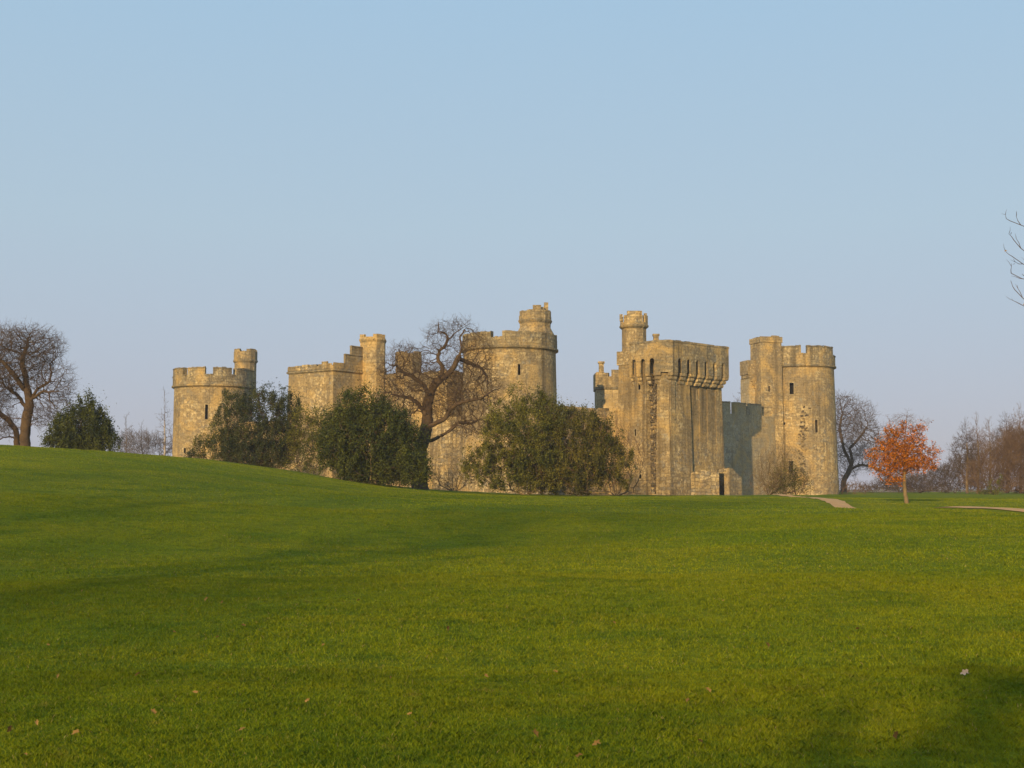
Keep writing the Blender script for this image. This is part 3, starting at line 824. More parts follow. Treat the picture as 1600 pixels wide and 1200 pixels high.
# measured bays along each face
uA = mp.u[1]; uB = mp.u[2]; uC_ = mp.u[3]
bays = []
nl = 3; wl = uA / nl
for k in range(nl): bays.append((k * wl, (k + 1) * wl))
bays.append((uA, uB, 0)); 
face_l = uC_ - uB; e0 = 0.45; wr = (face_l - e0) / 6.15
bays.append((uB, uB + e0, 0))
for k in range(6): bays.append((uB + e0 + k * wr, uB + e0 + (k + 1) * wr))
bays.append((uB + e0 + 6 * wr, uC_, 0))
side_l = mp.L - uC_
for k in range(3): bays.append((uC_ + k * side_l / 3, uC_ + (k + 1) * side_l / 3, 0))
zb_ = zz(584, 133); th_ = 0.2; ow = 0.62
mb = MB(); cb = []
def PP(u, z, e=0.0): p = mp.at(u, e); return (p.x, p.y, z)
for bay in bays:
    u0, u1 = bay[:2]
    if len(bay) == 3:
        for e in (0.0,):
            mb.quad(PP(u0, zb_), PP(u1, zb_), PP(u1, zTop), PP(u0, zTop), uv=[(u0, zb_), (u1, zb_), (u1, zTop), (u0, zTop)])
            mb.quad(PP(u0, zb_, -th_), PP(u1, zb_, -th_), PP(u1, zb_), PP(u0, zb_))
        cb.append((u0, u1)); continue
    c_ = (u0 + u1) / 2; a, b = c_ - ow / 2, c_ + ow / 2; zs_ = zz(566.5, 133)
    for (x0, x1) in ((u0, a), (b, u1)):
        mb.quad(PP(x0, zb_), PP(x1, zb_), PP(x1, zTop), PP(x0, zTop), uv=[(x0, zb_), (x1, zb_), (x1, zTop), (x0, zTop)])
        mb.quad(PP(x0, zb_, -th_), PP(x1, zb_, -th_), PP(x1, zb_), PP(x0, zb_))
    mb.quad(PP(a, zb_), PP(a, zb_, -th_), PP(a, zs_, -th_), PP(a, zs_)); mb.quad(PP(b, zb_, -th_), PP(b, zb_), PP(b, zs_), PP(b, zs_, -th_))
    K = 8
    for k in range(K):
        t0, t1 = math.pi - math.pi * k / K, math.pi - math.pi * (k + 1) / K
        xa, za, xb, zb2 = c_ + ow / 2 * math.cos(t0), zs_ + ow / 2 * math.sin(t0), c_ + ow / 2 * math.cos(t1), zs_ + ow / 2 * math.sin(t1)
        mb.quad(PP(xa, za), PP(xb, zb2), PP(xb, zTop), PP(xa, zTop), uv=[(xa, za), (xb, zb2), (xb, zTop), (xa, zTop)])
        mb.quad(PP(xa, za, -th_), PP(xb, zb2, -th_), PP(xb, zb2), PP(xa, za))
    cb.append((u0, u0 + (a - u0))); cb.append((b, u1))
# inner face and top
for i in range(len(mp.P) - 1):
    u0, u1 = mp.u[i], mp.u[i + 1]
    n_ = max(1, int((u1 - u0) / 0.9))
    for k in range(n_):
        a, b = u0 + (u1 - u0) * k / n_, u0 + (u1 - u0) * (k + 1) / n_
        mb.quad(PP(b, zz(562, 133), -th_), PP(a, zz(562, 133), -th_), PP(a, zTop, -th_), PP(b, zTop, -th_))
        mb.quad(PP(a, zTop), PP(b, zTop), PP(b, zTop, -th_), PP(a, zTop, -th_))
for u_ in (0.0, mp.L):
    mb.quad(PP(u_, zb_, -th_), PP(u_, zb_), PP(u_, zTop), PP(u_, zTop, -th_))
pg = mb.build('machicolated_parapet', M_PARA, tg)
# coping on top
mb = MB(); rq = random.Random(8); u = 0.0
while u < mp.L - 0.05:
    v_ = min(mp.L, u + rq.uniform(0.6, 1.1))
    if any(u < x < v_ for x in (uA, uB, uC_)): v_ = [x for x in (uA, uB, uC_) if u < x < v_][0]
    zt_ = zTop + 0.16 + rq.uniform(-0.04, 0.04)
    mb.quad(PP(u, zTop - 0.04, 0.06), PP(v_, zTop - 0.04, 0.06), PP(v_, zt_, 0.02), PP(u, zt_, 0.02))
    mb.quad(PP(u, zt_, 0.02), PP(v_, zt_, 0.02), PP(v_, zt_, -th_ - 0.04), PP(u, zt_, -th_ - 0.04))
    mb.quad(PP(v_, zTop - 0.04, -th_ - 0.04), PP(u, zTop - 0.04, -th_ - 0.04), PP(u, zt_, -th_ - 0.04), PP(v_, zt_, -th_ - 0.04))
    u = v_
mb.build('coping', M_CAP, tg)
# corbels: three quarter-round steps under every pier, merged pairwise at bay borders
edges = sorted(set(round(x, 3) for b_ in bays for x in b_[:2]))
piers = []
for e in edges:
    piers.append((max(0, e - (wl if e <= uA else wr) / 2 + ow / 2 + 0.02), min(mp.L, e + (wl if e < uA else wr) / 2 - ow / 2 - 0.02)))
done = []
for (a, b) in piers:
    if done and a < done[-1][1] + 0.02: done[-1] = (done[-1][0], max(b, done[-1][1]))
    else: done.append((a, b))
for (a, b) in done:
    mb = MB()
    pts_u = sorted(set([a, b] + [x for x in (uA, uB, uC_) if a < x < b]))
    for i in range(len(pts_u) - 1):
        x0, x1 = pts_u[i], pts_u[i + 1]
        for k in range(3):
            zt_ = zb_ - 0.40 * k - 0.01; outd = -0.02 - 0.20 * k; dep = -PRJ - 0.35
            prof = [(outd, zt_)]
            for j in range(5):
                t_ = j / 4 * math.pi / 2
                prof.append((outd - 0.18 * (1 - math.cos(t_)), zt_ - 0.13 - 0.24 * math.sin(t_)))
            for j in range(len(prof) - 1):
                (d0, z0_), (d1, z1_) = prof[j], prof[j + 1]
                mb.quad(PP(x0, z1_, d1), PP(x1, z1_, d1), PP(x1, z0_, d0), PP(x0, z0_, d0))
                if i == 0: mb.quad(PP(x0, z1_, dep), PP(x0, z1_, d1), PP(x0, z0_, d0), PP(x0, z0_, dep))
                if i == len(pts_u) - 2: mb.quad(PP(x1, z1_, d1), PP(x1, z1_, dep), PP(x1, z0_, dep), PP(x1, z0_, d0))
            mb.quad(PP(x0, zt_ - 0.37, dep), PP(x1, zt_ - 0.37, dep), PP(x1, zt_ - 0.37, prof[-1][0]), PP(x0, zt_ - 0.37, prof[-1][0]))
    mb.build('corbel', M_STONE2, tg)
# inner roof slab behind the parapet
mb = MB(); q_ = [GR(13.6, 4.0), GR(13.6, 7.6), GR(14.6, 8.5), GR(23.6, 8.4), GR(23.6, 4.0)]
Pr_ = Path(q_, True); skin(mb, Pr_, zz(562, 133), zz(556, 133)); cap(mb, Pr_, zz(556, 133), 0)
mb.build('roof_walk', M_STONE, tg)
# rear part of the gate tower: lower wall with sloping broken top
mb = MB()
Pq = Path([GR(13.9, 1.7), GR(13.9, 5.0), GR(23.5, 5.0), GR(23.5, 1.7)], True)
skin(mb, Pq, zz(573, 137), zz(562, 137), (), 0.0); cap(mb, Pq, zz(562, 137), 0)
o_ = mb.build('rear_block', M_STONE, tg)
parapet(tg, Pq, zz(562, 137) + 0.004, [(0, 0.5, zz(561, 136)), (0.5, 1.1, zz(556, 136)), (1.1, 2.0, zz(550, 135.5)), (2.0, 3.4, zz(545, 135)), zz(550, 136)], 0.5, 0, random.Random(3), 0.08, 'broken_parapet', m=M_STONE)
Yt = 136.6
mb = MB(); xg = at(990.5, 500, Yt).x
Pz = circle((xg, Yt), 1.9, 8, 0.3927); Pz2 = circle((xg, Yt), 1.36, 8, 0.3927)
for i in range(8):
    a_, b_, c_, d_ = Pz.P[i], Pz.P[(i + 1) % 8], Pz2.P[(i + 1) % 8], Pz2.P[i]
    mb.quad((a_.x, a_.y, zz(570, Yt)), (b_.x, b_.y, zz(570, Yt)), (c_.x, c_.y, zz(550, Yt)), (d_.x, d_.y, zz(550, Yt)))
mb.build('turret_foot', M_STONE, tg)
turret(tg, (xg, Yt), 1.32, zz(566, Yt), zz(492, 135.4), zz(510, 135.4), spans=[(966, 972.5), (977, 1003), (1006.5, 1014)], n=10, cren=0.75, proj=0.22, jit=0.03, m=M_STONE2)
mb = MB()
for (a_, b_, y0, y1) in ((979, 1002, 492, 487), (969, 973.5, 496, 490), (1007, 1011.5, 496, 488.5)):
    p, q = at(a_, y0, 136), at(b_, y1, 136); mb.box(((p.x + q.x) / 2, 136.6 if b_ != 1002 else 135.45, (p.z + q.z) / 2 - 0.15), (q.x - p.x) / 2, 0.18, (q.z - p.z) / 2 + 0.15)
    mb.build('turret_merlon', M_STONE2, tg); mb = MB()
# square chimneys
def chimney(parent, pxa, pxb, ytop, ybot, Yd, m=M_STONE, capw=0.08, label=None):
    p, q = at(pxa, ybot, Yd), at(pxb, ytop, Yd); mb = MB(); hx = (q.x - p.x) / 2 - capw; cx = (p.x + q.x) / 2
    mb.box((cx, Yd, (p.z + q.z) / 2 - 0.1), hx, hx, (q.z - p.z) / 2 - 0.1); mb.box((cx, Yd, q.z - 0.11), hx + capw, hx + capw, 0.108)
    o = mb.build('chimney', m, parent)
    return o
chimney(tg, 1020, 1030, 522, 548, 137)
mb = MB(); p, q = at(1014, 545, 136.9), at(1022, 533, 136.9); mb.box(((p.x + q.x) / 2, 137.6, (p.z + q.z) / 2 - 0.5), 0.4, 0.4, (q.z - p.z) / 2 + 0.5); mb.build('chimney_stub', M_STONE, tg)

# --- inner chimney block left of the gate tower
Yk = 146
xk0, xk1 = at(932.5, 600, Yk).x, at(969, 600, Yk).x
Pk = Path([(xk0, Yk), (xk1 + 1.5, Yk), (xk1 + 1.5, Yk + 4), (xk0, Yk + 4)], True)
zk = zz(606, Yk)
mb = MB(); skin(mb, Pk, ZB, zk); cap(mb, Pk, zk - 0.02, 0)
tk = mb.build('inner_block', M_ASHLAR, castle); tk['label'] = 'small pale ashlar block with chimney rising behind the low curtain wall'
ring('string_course', tk, Pk, zk - 0.1, 0.25, 0.15)
w_ = lambda a_, b_, y: (Pk.upx(a_, 14), Pk.upx(b_, 14), zz(y, Yk))
parapet(tk, Pk, zk + 0.1, [w_(933.5, 951, 582), w_(955.5, 968.5, 578), (Pk.L - 4, Pk.L, zz(582, Yk)), zz(588.5, Yk)], 0.45, 0.14, random.Random(2), 0.05, m=M_STONE)
chimney(tk, 934.5, 944.5, 565, 590, Yk + 0.6, capw=0.1)

# --- chimney-like ruined barbican wall before the gate tower: stands apart, so its own thing
ruin = empty('ruined_wall', (at(1120, 700, 127).x, 127, ZB), 'low ruined stub of wall with a dark doorway at the foot of the machicolated tower', 'ruin')
def rough_wall(parent, name, a, b, zfun, thick, m, step=0.3, seed=1, ZB=ZB):
    a, b = Vector(a), Vector(b); L = (b - a).length; n = max(2, int(L / step)); P = Path([a.lerp(b, i / n) for i in range(n + 1)])
    rq = random.Random(seed); mb = MB(); zs_ = [zfun(i / n) + rq.uniform(-0.12, 0.12) for i in range(n + 1)]
    o = P.off(0); ib = P.off(-thick)
    for i in range(n):
        u0, u1 = P.u[i], P.u[i + 1]
        mb.quad((*o[i], ZB), (*o[i + 1], ZB), (*o[i + 1], zs_[i + 1]), (*o[i], zs_[i]), uv=[(u0, ZB), (u1, ZB), (u1, zs_[i + 1]), (u0, zs_[i])])
        mb.quad((*ib[i + 1], ZB), (*ib[i], ZB), (*ib[i], zs_[i] - 0.1), (*ib[i + 1], zs_[i + 1] - 0.1), uv=[(u1, ZB), (u0, ZB), (u0, zs_[i]), (u1, zs_[i + 1])])
        mb.quad((*o[i], zs_[i]), (*o[i + 1], zs_[i + 1]), (*ib[i + 1], zs_[i + 1] - 0.1), (*ib[i], zs_[i] - 0.1))
    mb.quad((*ib[0], ZB), (*o[0], ZB), (*o[0], zs_[0]), (*ib[0], zs_[0] - 0.1)); mb.quad((*o[n], ZB), (*ib[n], ZB), (*ib[n], zs_[n] - 0.1), (*o[n], zs_[n]))
    return mb.build(name, m, parent)
def X_(px, Yd): return at(px, 700, Yd).x
zr = lambda y: zz(y, 127)
rough_wall(ruin, 'wall', (X_(1079, 127.5), 127.5), (X_(1123, 127), 127.0), lambda t: np.interp(t, [0, .2, .6, 1], [zr(739), zr(735), zr(734), zr(737)]), 2.2, M_RUBBLE, seed=3)
rough_wall(ruin, 'wall', (X_(1139, 127.2), 127.2), (X_(1158, 129), 129.0), lambda t: np.interp(t, [0, .3, .6, .8, 1], [zr(731), zr(733), zr(741), zr(742), zr(745)]), 0.6, M_STONE2, seed=5)
rough_wall(ruin, 'back_wall', (X_(1120, 129.4), 129.4), (X_(1146, 129.6), 129.6), lambda t: np.interp(t, [0, .5, 1], [zr(733), zr(729), zr(736)]), 0.7, M_BROKEN, seed=6)
rough_wall(ruin, 'lintel', (X_(1122.5, 127.3), 127.3), (X_(1136.5, 127.45), 127.45), lambda t: zr(733), 1.2, M_RUBBLE, seed=6, ZB=zr(739.5))

# ---------------------------------------------------------------- vegetation
def sample_crown(ells, Yd, n, rng, depth=0.85, shell=0.5, jy=0.0):
    """points inside a union of ellipsoids whose outlines are measured on the photo at distance Yd: (px, py, rx, ry)"""
    E = []
    for e in ells:
        c = at(e[0], e[1], Yd); rx, ry = e[2] / F * Yd, e[3] / F * Yd
        E.append((c.x, c.y + (e[4] if len(e) > 4 else 0), c.z, rx, rx * depth, ry))
    w = np.array([e[3] * e[4] * e[5] for e in E]); w = w / w.sum()
    k = rng.choice(len(E), n, p=w); E = np.array(E)
    d = rng.standard_normal((n, 3)); d /= np.linalg.norm(d, axis=1)[:, None]
    r = rng.random(n) ** (1 / 3.0); r = r * (1 - shell) + shell * (rng.random(n) ** 0.10 if shell > 0.99 else r ** 0.5)
    return E[k, :3] + d * r[:, None] * E[k, 3:6]

def colonize(init, attr, step, infl, kill, iters, rng, trop=(0, 0, 0), jit=0.25):
    """init: list of polylines (n,3); the first is the root stem, later ones start at the nearest existing node"""
    pos, par = [], []
    for pl in init:
        pl = np.asarray(pl, float)
        seg = np.linalg.norm(np.diff(pl, axis=0), axis=1); cum = np.concatenate([[0], np.cumsum(seg)])
        m = max(2, int(cum[-1] / step) + 1); q = np.linspace(0, cum[-1], m)
        pts = np.stack([np.interp(q, cum, pl[:, i]) for i in range(3)], 1)
        if pos and not getattr(pl, 'newroot', False):
            d = np.linalg.norm(np.array(pos) - pts[0], axis=1); last = int(d.argmin())
            if d[last] > 3.5: last = -1
        else: last = -1
        for i, p in enumerate(pts):
            if i == 0 and last >= 0: continue
            if 0 < i < m - 1: p = p + rng.normal(0, step * 0.08, 3)
            pos.append(p); par.append(last); last = len(pos) - 1
    A = attr.copy(); P = [np.array(pos)]; tot = len(pos)
    allp = np.array(pos)
    D = np.full(len(A), 1e9); I = np.zeros(len(A), int)
    for s0 in range(0, len(allp), 200):
        dd = np.linalg.norm(A[:, None] - allp[None, s0:s0 + 200], axis=2); j = dd.argmin(1); v = dd[np.arange(len(A)), j]
        b = v < D; D[b] = v[b]; I[b] = j[b] + s0
    k = D > kill; A, D, I = A[k], D[k], I[k]
    trop = np.array(trop, float)
    pos = list(pos); used = {}
    for it in range(iters):
        if not len(A): break
        inf_now = max(infl, D.min() * 1.02)
        m = D < inf_now
        idx = I[m]; v = A[m] - np.array(pos)[idx]; v /= np.linalg.norm(v, axis=1)[:, None] + 1e-9
        u, inv = np.unique(idx, return_inverse=True)
        S = np.zeros((len(u), 3)); np.add.at(S, inv.ravel(), v)
        S /= np.linalg.norm(S, axis=1)[:, None] + 1e-9
        S = S + trop + rng.normal(0, jit, S.shape); S /= np.linalg.norm(S, axis=1)[:, None] + 1e-9
        keep = np.array([used.get(int(x), 0) < 3 for x in u], bool)
        if not keep.any(): break
        for x in u[keep]: used[int(x)] = used.get(int(x), 0) + 1
        new = np.array(pos)[u[keep]] + S[keep] * step
        n0 = len(pos); pos += list(new); par += [int(x) for x in u[keep]]
        for s0 in range(0, len(new), 300):
            dd = np.linalg.norm(A[:, None] - new[None, s0:s0 + 300], axis=2); j = dd.argmin(1); vv = dd[np.arange(len(A)), j]
            b = vv < D; D[b] = vv[b]; I[b] = j[b] + n0 + s0
        k = D > kill; A, D, I = A[k], D[k], I[k]
    return np.array(pos), np.array(par)

def radii(pos, par, R, tip):
    n = len(pos); ch = np.zeros(n, int)
    for i in range(n - 1, -1, -1):
        if par[i] >= 0: ch[par[i]] += max(1, ch[i]) 
    tips = np.maximum(ch, 1).astype(float)
    e = math.log(tips.max() + 1) / math.log(R / tip)
    return tip * tips ** (1 / e), tips

def tubes(pos, par, r, sel, k):
    """frusta along every selected edge; side branches start with their own thinner ring"""
    n = len(pos); e = np.where(sel & (par >= 0))[0]
    if not len(e): return np.zeros((0, 3)), np.zeros((0, 4), int)
    p = par[e]; d = pos[e] - pos[p]; d /= np.linalg.norm(d, axis=1)[:, None] + 1e-9
    big = np.full(n, -1); order = e[np.argsort(r[e])]
    big[par[order]] = order
    main = big[p] == e
    gp = par[p]; dp = np.where((gp >= 0)[:, None], pos[p] - pos[np.maximum(gp, 0)], d); dp /= np.linalg.norm(dp, axis=1)[:, None] + 1e-9
    d0 = np.where(main[:, None], d + dp, d); d0 /= np.linalg.norm(d0, axis=1)[:, None] + 1e-9
    c = big[e]; dc = np.where((c >= 0)[:, None], pos[np.maximum(c, 0)] - pos[e], d); dc /= np.linalg.norm(dc, axis=1)[:, None] + 1e-9
    d1 = d + dc; d1 /= np.linalg.norm(d1, axis=1)[:, None] + 1e-9
    r0 = np.where(main, r[p], np.minimum(r[p], r[e] * 1.25)); r1 = r[e]
    ref = np.array([0.577, 0.12, 0.3]); ref /= np.linalg.norm(ref)
    def ring(c_, d_, r_):
        u = np.cross(d_, ref); u /= np.linalg.norm(u, axis=1)[:, None] + 1e-9; v = np.cross(d_, u)
        a = np.arange(k) * 2 * math.pi / k
        return c_[:, None] + (u[:, None] * np.cos(a)[None, :, None] + v[:, None] * np.sin(a)[None, :, None]) * r_[:, None, None]
    V = np.concatenate([ring(pos[p], d0, r0), ring(pos[e], d1, r1)], 1).reshape(-1, 3)
    b = np.arange(len(e))[:, None] * 2 * k; i = np.arange(k)[None, :]; j = (i + 1) % k
    Fc = np.stack([b + i, b + j, b + k + j, b + k + i], -1).reshape(-1, 4)
    return V, Fc

def twigs(base, dirn, n_each, length, r, rng, spread=0.9, trop=(0, 0, 0.15), seg=3, curl=0.35, sides=3):
    m = len(base) * n_each
    if m == 0: return np.zeros((0, 3)), np.zeros((0, 4), int), np.zeros((0, 3)), np.zeros((0, 3)), np.zeros((0, 3))
    B = np.repeat(base, n_each, 0); d = np.repeat(dirn, n_each, 0) + rng.normal(0, spread, (m, 3)) + np.array(trop); d /= np.linalg.norm(d, axis=1)[:, None]
    L = length * rng.uniform(0.5, 1.3, m) / seg
    P = [B]; Dd = []
    for s in range(seg):
        P.append(P[-1] + d * L[:, None]); Dd.append(d)
        d = d + rng.normal(0, curl, (m, 3)) + np.array(trop) * 0.5; d /= np.linalg.norm(d, axis=1)[:, None]
    a = np.arange(sides) * 2 * math.pi / sides; rings = []
    for s in range(seg + 1):
        dd = Dd[min(s, seg - 1)]; u = np.cross(dd, [0.41, 0.3, 0.86]); u /= np.linalg.norm(u, axis=1)[:, None] + 1e-9; v = np.cross(dd, u)
        rr = r * (1 - 0.72 * s / seg)
        rings.append(P[s][:, None] + (u[:, None] * np.cos(a)[None, :, None] + v[:, None] * np.sin(a)[None, :, None]) * rr)
    V = np.concatenate(rings, 1).reshape(-1, 3); K = sides
    f = []
    i = np.arange(K)[None, :]; j = (i + 1) % K; b = np.arange(m)[:, None] * K * (seg + 1)
    for s in range(seg):
        f.append(np.stack([b + s * K + i, b + s * K + j, b + (s + 1) * K + j, b + (s + 1) * K + i], -1).reshape(-1, 4))
    return V, np.concatenate(f), P[seg // 2 + 1], P[-1], Dd[-1]

def leafcloud(c, size, rng, droop=0.0, aspect=0.5, updir=None, flat=0.0):
    m = len(c); a = rng.standard_normal((m, 3)); a[:, 2] *= (1 - flat)
    if updir is not None: a = a + updir
    a /= np.linalg.norm(a, axis=1)[:, None]
    b = np.cross(a, rng.standard_normal((m, 3))); b /= np.linalg.norm(b, axis=1)[:, None] + 1e-9
    s = (size * rng.uniform(0.55, 1.35, m))[:, None]
    V = np.stack([c - a * s * 0.5, c + b * s * aspect * 0.5 - a * s * 0.05, c + a * s * 0.5, c - b * s * aspect * 0.5 - a * s * 0.05], 1).reshape(-1, 3)
    return V, np.arange(m)[:, None] * 4 + np.arange(4)[None, :]

def cat(parts):
    V, Fq, o = [], [], 0
    for v, f in parts:
        if len(v): V.append(v); Fq.append(f + o); o += len(v)
    return np.concatenate(V), np.concatenate(Fq)

def bare_tree(name, label, cat_, base, init, ells, Yd, R, tip=0.012, natt=1500, step=0.35, infl=3.0, kill=0.5, iters=90, seed=1, depth=0.85,
              thr=0.07, tw=3, twl=0.7, twr=0.008, m_trunk=None, m_twig=None, trop=(0, 0, 0.02), jit=0.28, tw2=2, leaves=None, group=None, shell=0.5, tws=0.9, twt=(0, 0, 0.15)):
    rng = np.random.default_rng(seed)
    A = sample_crown(ells, Yd, natt, rng, depth, shell)
    pos, par = colonize(init, A, step, infl, kill, iters, rng, trop, jit)
    r, tips = radii(pos, par, R, tip)
    # root flare
    r = r * (1 + 0.5 * np.exp(-np.maximum(pos[:, 2] - base[2], 0) / 0.45) * (r > 0.5 * R))
    t = empty(name, tuple(base), label, cat_, group)
    big = r > thr
    v, f = tubes(pos, par, r, big, 9)
    np_mesh('trunk', v, f, m_trunk or M_BARK, t, smooth=True)
    parts = [tubes(pos, par, r, ~big, 4)]
    d = np.where((par >= 0)[:, None], pos - pos[np.maximum(par, 0)], [0, 0, 1.0]); d /= np.linalg.norm(d, axis=1)[:, None] + 1e-9
    fine = np.where(tips <= 5)[0]
    v, f, mid, end, ed = twigs(pos[fine], d[fine], tw, twl, twr, rng, tws, twt); parts.append((v, f))
    ends = [end, mid]
    if tw2:
        v, f, m2, e2, _ = twigs(mid, ed, tw2, twl * 0.55, twr * 0.75, rng, tws, twt, seg=2); parts.append((v, f)); ends.append(e2)
    V, Fq = cat(parts)
    np_mesh('branches', V, Fq, m_twig or M_TWIG, t)
    if leaves:
        lm, n_, size, sd, cond = leaves
        E = np.concatenate(ends)
        if cond is not None: E = E[cond(E)]
        c = E[rng.integers(0, len(E), n_)] + rng.normal(0, sd, (n_, 3))
        V, Fq = leafcloud(c, size, rng)
        np_mesh('foliage', V, Fq, lm, t, attrs={'rnd': np.repeat(rng.random(n_), 4)})
    return t

def shrub(name, label, px, Yd, ells, m_leaf, m_stem=None, stems=5, n_leaf=14000, size=0.13, seed=1, depth=0.7, clumps=260, cs=0.42, natt=500, shell=0.6, step=0.35,
          tw=1, twl=0.5, m_twig=None, sprw=14, stemr=0.07, spread=10, cat_='bush', group=None, up=0.5, base_y=None, twr=0.009, tw2=0):
    """evergreen or half bare bush: several stems, twigs, leaf clumps spread through the crown"""
    rng = np.random.default_rng(seed)
    x0 = at(px, 700, Yd).x; z0 = h1(x0, Yd) - 0.05; base = (x0, Yd, z0)
    t = empty(name, base, label, cat_, group)
    A = sample_crown(ells, Yd, natt, rng, depth, 0.3)
    A = A[A[:, 2] > z0 + 0.3]
    init = []
    for k in range(stems):
        a = rng.uniform(0, 6.28); o = rng.uniform(0.1, 1) * spread / F * Yd
        bx, by = x0 + o * math.cos(a), Yd + o * 0.6 * math.sin(a)
        zb = h1(bx, by) - 0.1
        init.append([(bx, by, zb), (bx + 0.2 * math.cos(a), by, zb + 0.7), (bx + 0.55 * math.cos(a), by, zb + 1.3)])
    pos, par = [], []
    pos, par = colonize(init, A, step, 3.0, 0.55, 50, rng, (0, 0, 0.05), 0.3)
    r, tips = radii(pos, par, stemr, 0.012)
    d = np.where((par >= 0)[:, None], pos - pos[np.maximum(par, 0)], [0, 0, 1.0]); d /= np.linalg.norm(d, axis=1)[:, None] + 1e-9
    v, f = tubes(pos, par, r, r > stemr * 0.45, 6)
    if len(v): np_mesh('stems', v, f, m_stem or M_STEM, t, smooth=True)
    parts = [tubes(pos, par, r, r <= stemr * 0.45, 3)]; fine = tips <= 4
    v, f, mid, end, ed = twigs(pos[fine], d[fine], tw, twl, twr, rng, 0.8, (0, 0, 0.35)); parts.append((v, f))
    if tw2:
        v, f, m2, e2, _ = twigs(mid, ed, tw2, twl * 0.6, twr * 0.8, rng, 0.8, (0, 0, 0.35), seg=2); parts.append((v, f))
    V, Fq = cat(parts)
    np_mesh('twigs', V, Fq, m_twig or M_TWIG, t)
    if n_leaf:
        C = np.concatenate([sample_crown(ells, Yd, clumps, rng, depth, shell), end[rng.integers(0, len(end), clumps // 3)]])
        C = C[C[:, 2] > z0 + 0.15]
        Eo = sample_crown([(e[0], e[1], e[2] * 1.16, e[3] * 1.16) + tuple(e[4:]) for e in ells], Yd, clumps // 3, rng, depth, 1.0)
        Eo = Eo[Eo[:, 2] > z0 + 0.3]
        w = np.concatenate([rng.random(len(C)) ** 1.5 + 0.15, np.full(len(Eo), 0.13)]); w /= w.sum(); C = np.concatenate([C, Eo])
        k = rng.choice(len(C), n_leaf, p=w)
        cd = rng.normal(0, 0.25, (len(C), 3)); cd[:, 2] = np.abs(rng.normal(up, 0.3, len(C))); cd /= np.linalg.norm(cd, axis=1)[:, None]
        csz = cs * rng.uniform(0.5, 1.3, len(C))
        tt = rng.normal(0, 1, n_leaf)
        c = C[k] + cd[k] * (tt * csz[k])[:, None] + rng.normal(0, 0.42, (n_leaf, 3)) * csz[k][:, None]
        g = H(c[:, 0], c[:, 1]); c = c[c[:, 2] > g + 0.02]
        V, Fq = leafcloud(c, size, rng)
        np_mesh('foliage', V, Fq, m_leaf, t, attrs={'rnd': np.repeat(np.clip(rng.normal(0.45, 0.22, len(c)), 0, 1), 4)})
    return t

def P3(px, py, Yd, dy=0.0): p = at(px, py, Yd + dy); return (p.x, p.y, p.z)
def stemline(Yd, *pts): return [P3(*p[:2], Yd, p[2] if len(p) > 2 else 0) for p in pts]
def gbase(px, Yd): x = at(px, 700, Yd).x; return (x, Yd, h1(x, Yd) - 0.1)

# the gnarled oak before the castle
Yo = 92
b_ = gbase(657, Yo)
bare_tree('gnarled_oak', 'gnarled leaning bare oak with twisted limbs in front of the castle centre', 'tree', b_,
    [[b_] + stemline(Yo, (657, 722), (657, 702), (664, 680), (668, 655, .3), (668, 632, .5), (674, 612, .5), (682, 596, .3)),
     stemline(Yo, (682, 598), (694, 590, -.4), (708, 576, -.6), (716, 560, -.6), (722, 544, -.4), (718, 528, -.2), (728, 512)),
     stemline(Yo, (680, 598), (690, 588), (692, 572), (684, 562), (686, 548), (696, 540), (700, 528), (695, 520), (686, 518), (685, 504)),
     stemline(Yo, (700, 532), (710, 522), (722, 512), (731, 507)),
     stemline(Yo, (661, 690), (676, 688, -.5), (692, 680, -.8), (700, 676, -1), (708, 668, -1.1), (716, 664, -1.2), (732, 670, -1.3), (746, 678, -1.3)),
     stemline(Yo, (667, 668), (680, 662, -.4), (694, 655, -.6), (703, 640, -.8), (716, 630, -1), (733, 626, -1.1), (752, 622, -1), (768, 612, -.8)),
     stemline(Yo, (666, 650), (655, 632, .6), (642, 622, 1), (628, 620, 1.3), (612, 616, 1.3)),
     stemline(Yo, (672, 618), (660, 600, .8), (645, 588, 1.2), (630, 582, 1.5), (618, 570, 1.5)),
     stemline(Yo, (700, 676), (715, 660, -.6), (735, 662, .3), (750, 655, .8)),
     stemline(Yo, (716, 560), (735, 568, .4), (752, 575, .8), (762, 590, 1))],
    [(690, 530, 28, 30), (738, 560, 36, 48), (640, 580, 42, 44), (625, 625, 38, 40), (745, 610, 42, 40), (735, 660, 34, 24), (630, 555, 28, 20), (690, 610, 45, 50), (716, 510, 22, 12), (612, 585, 26, 30)],
    Yo, R=0.48, tip=0.011, natt=4500, step=0.20, infl=1.3, kill=0.24, iters=120, seed=5, thr=0.075, tw=2, twl=0.65, twr=0.0085, m_trunk=M_BARK, jit=0.42, tw2=1)

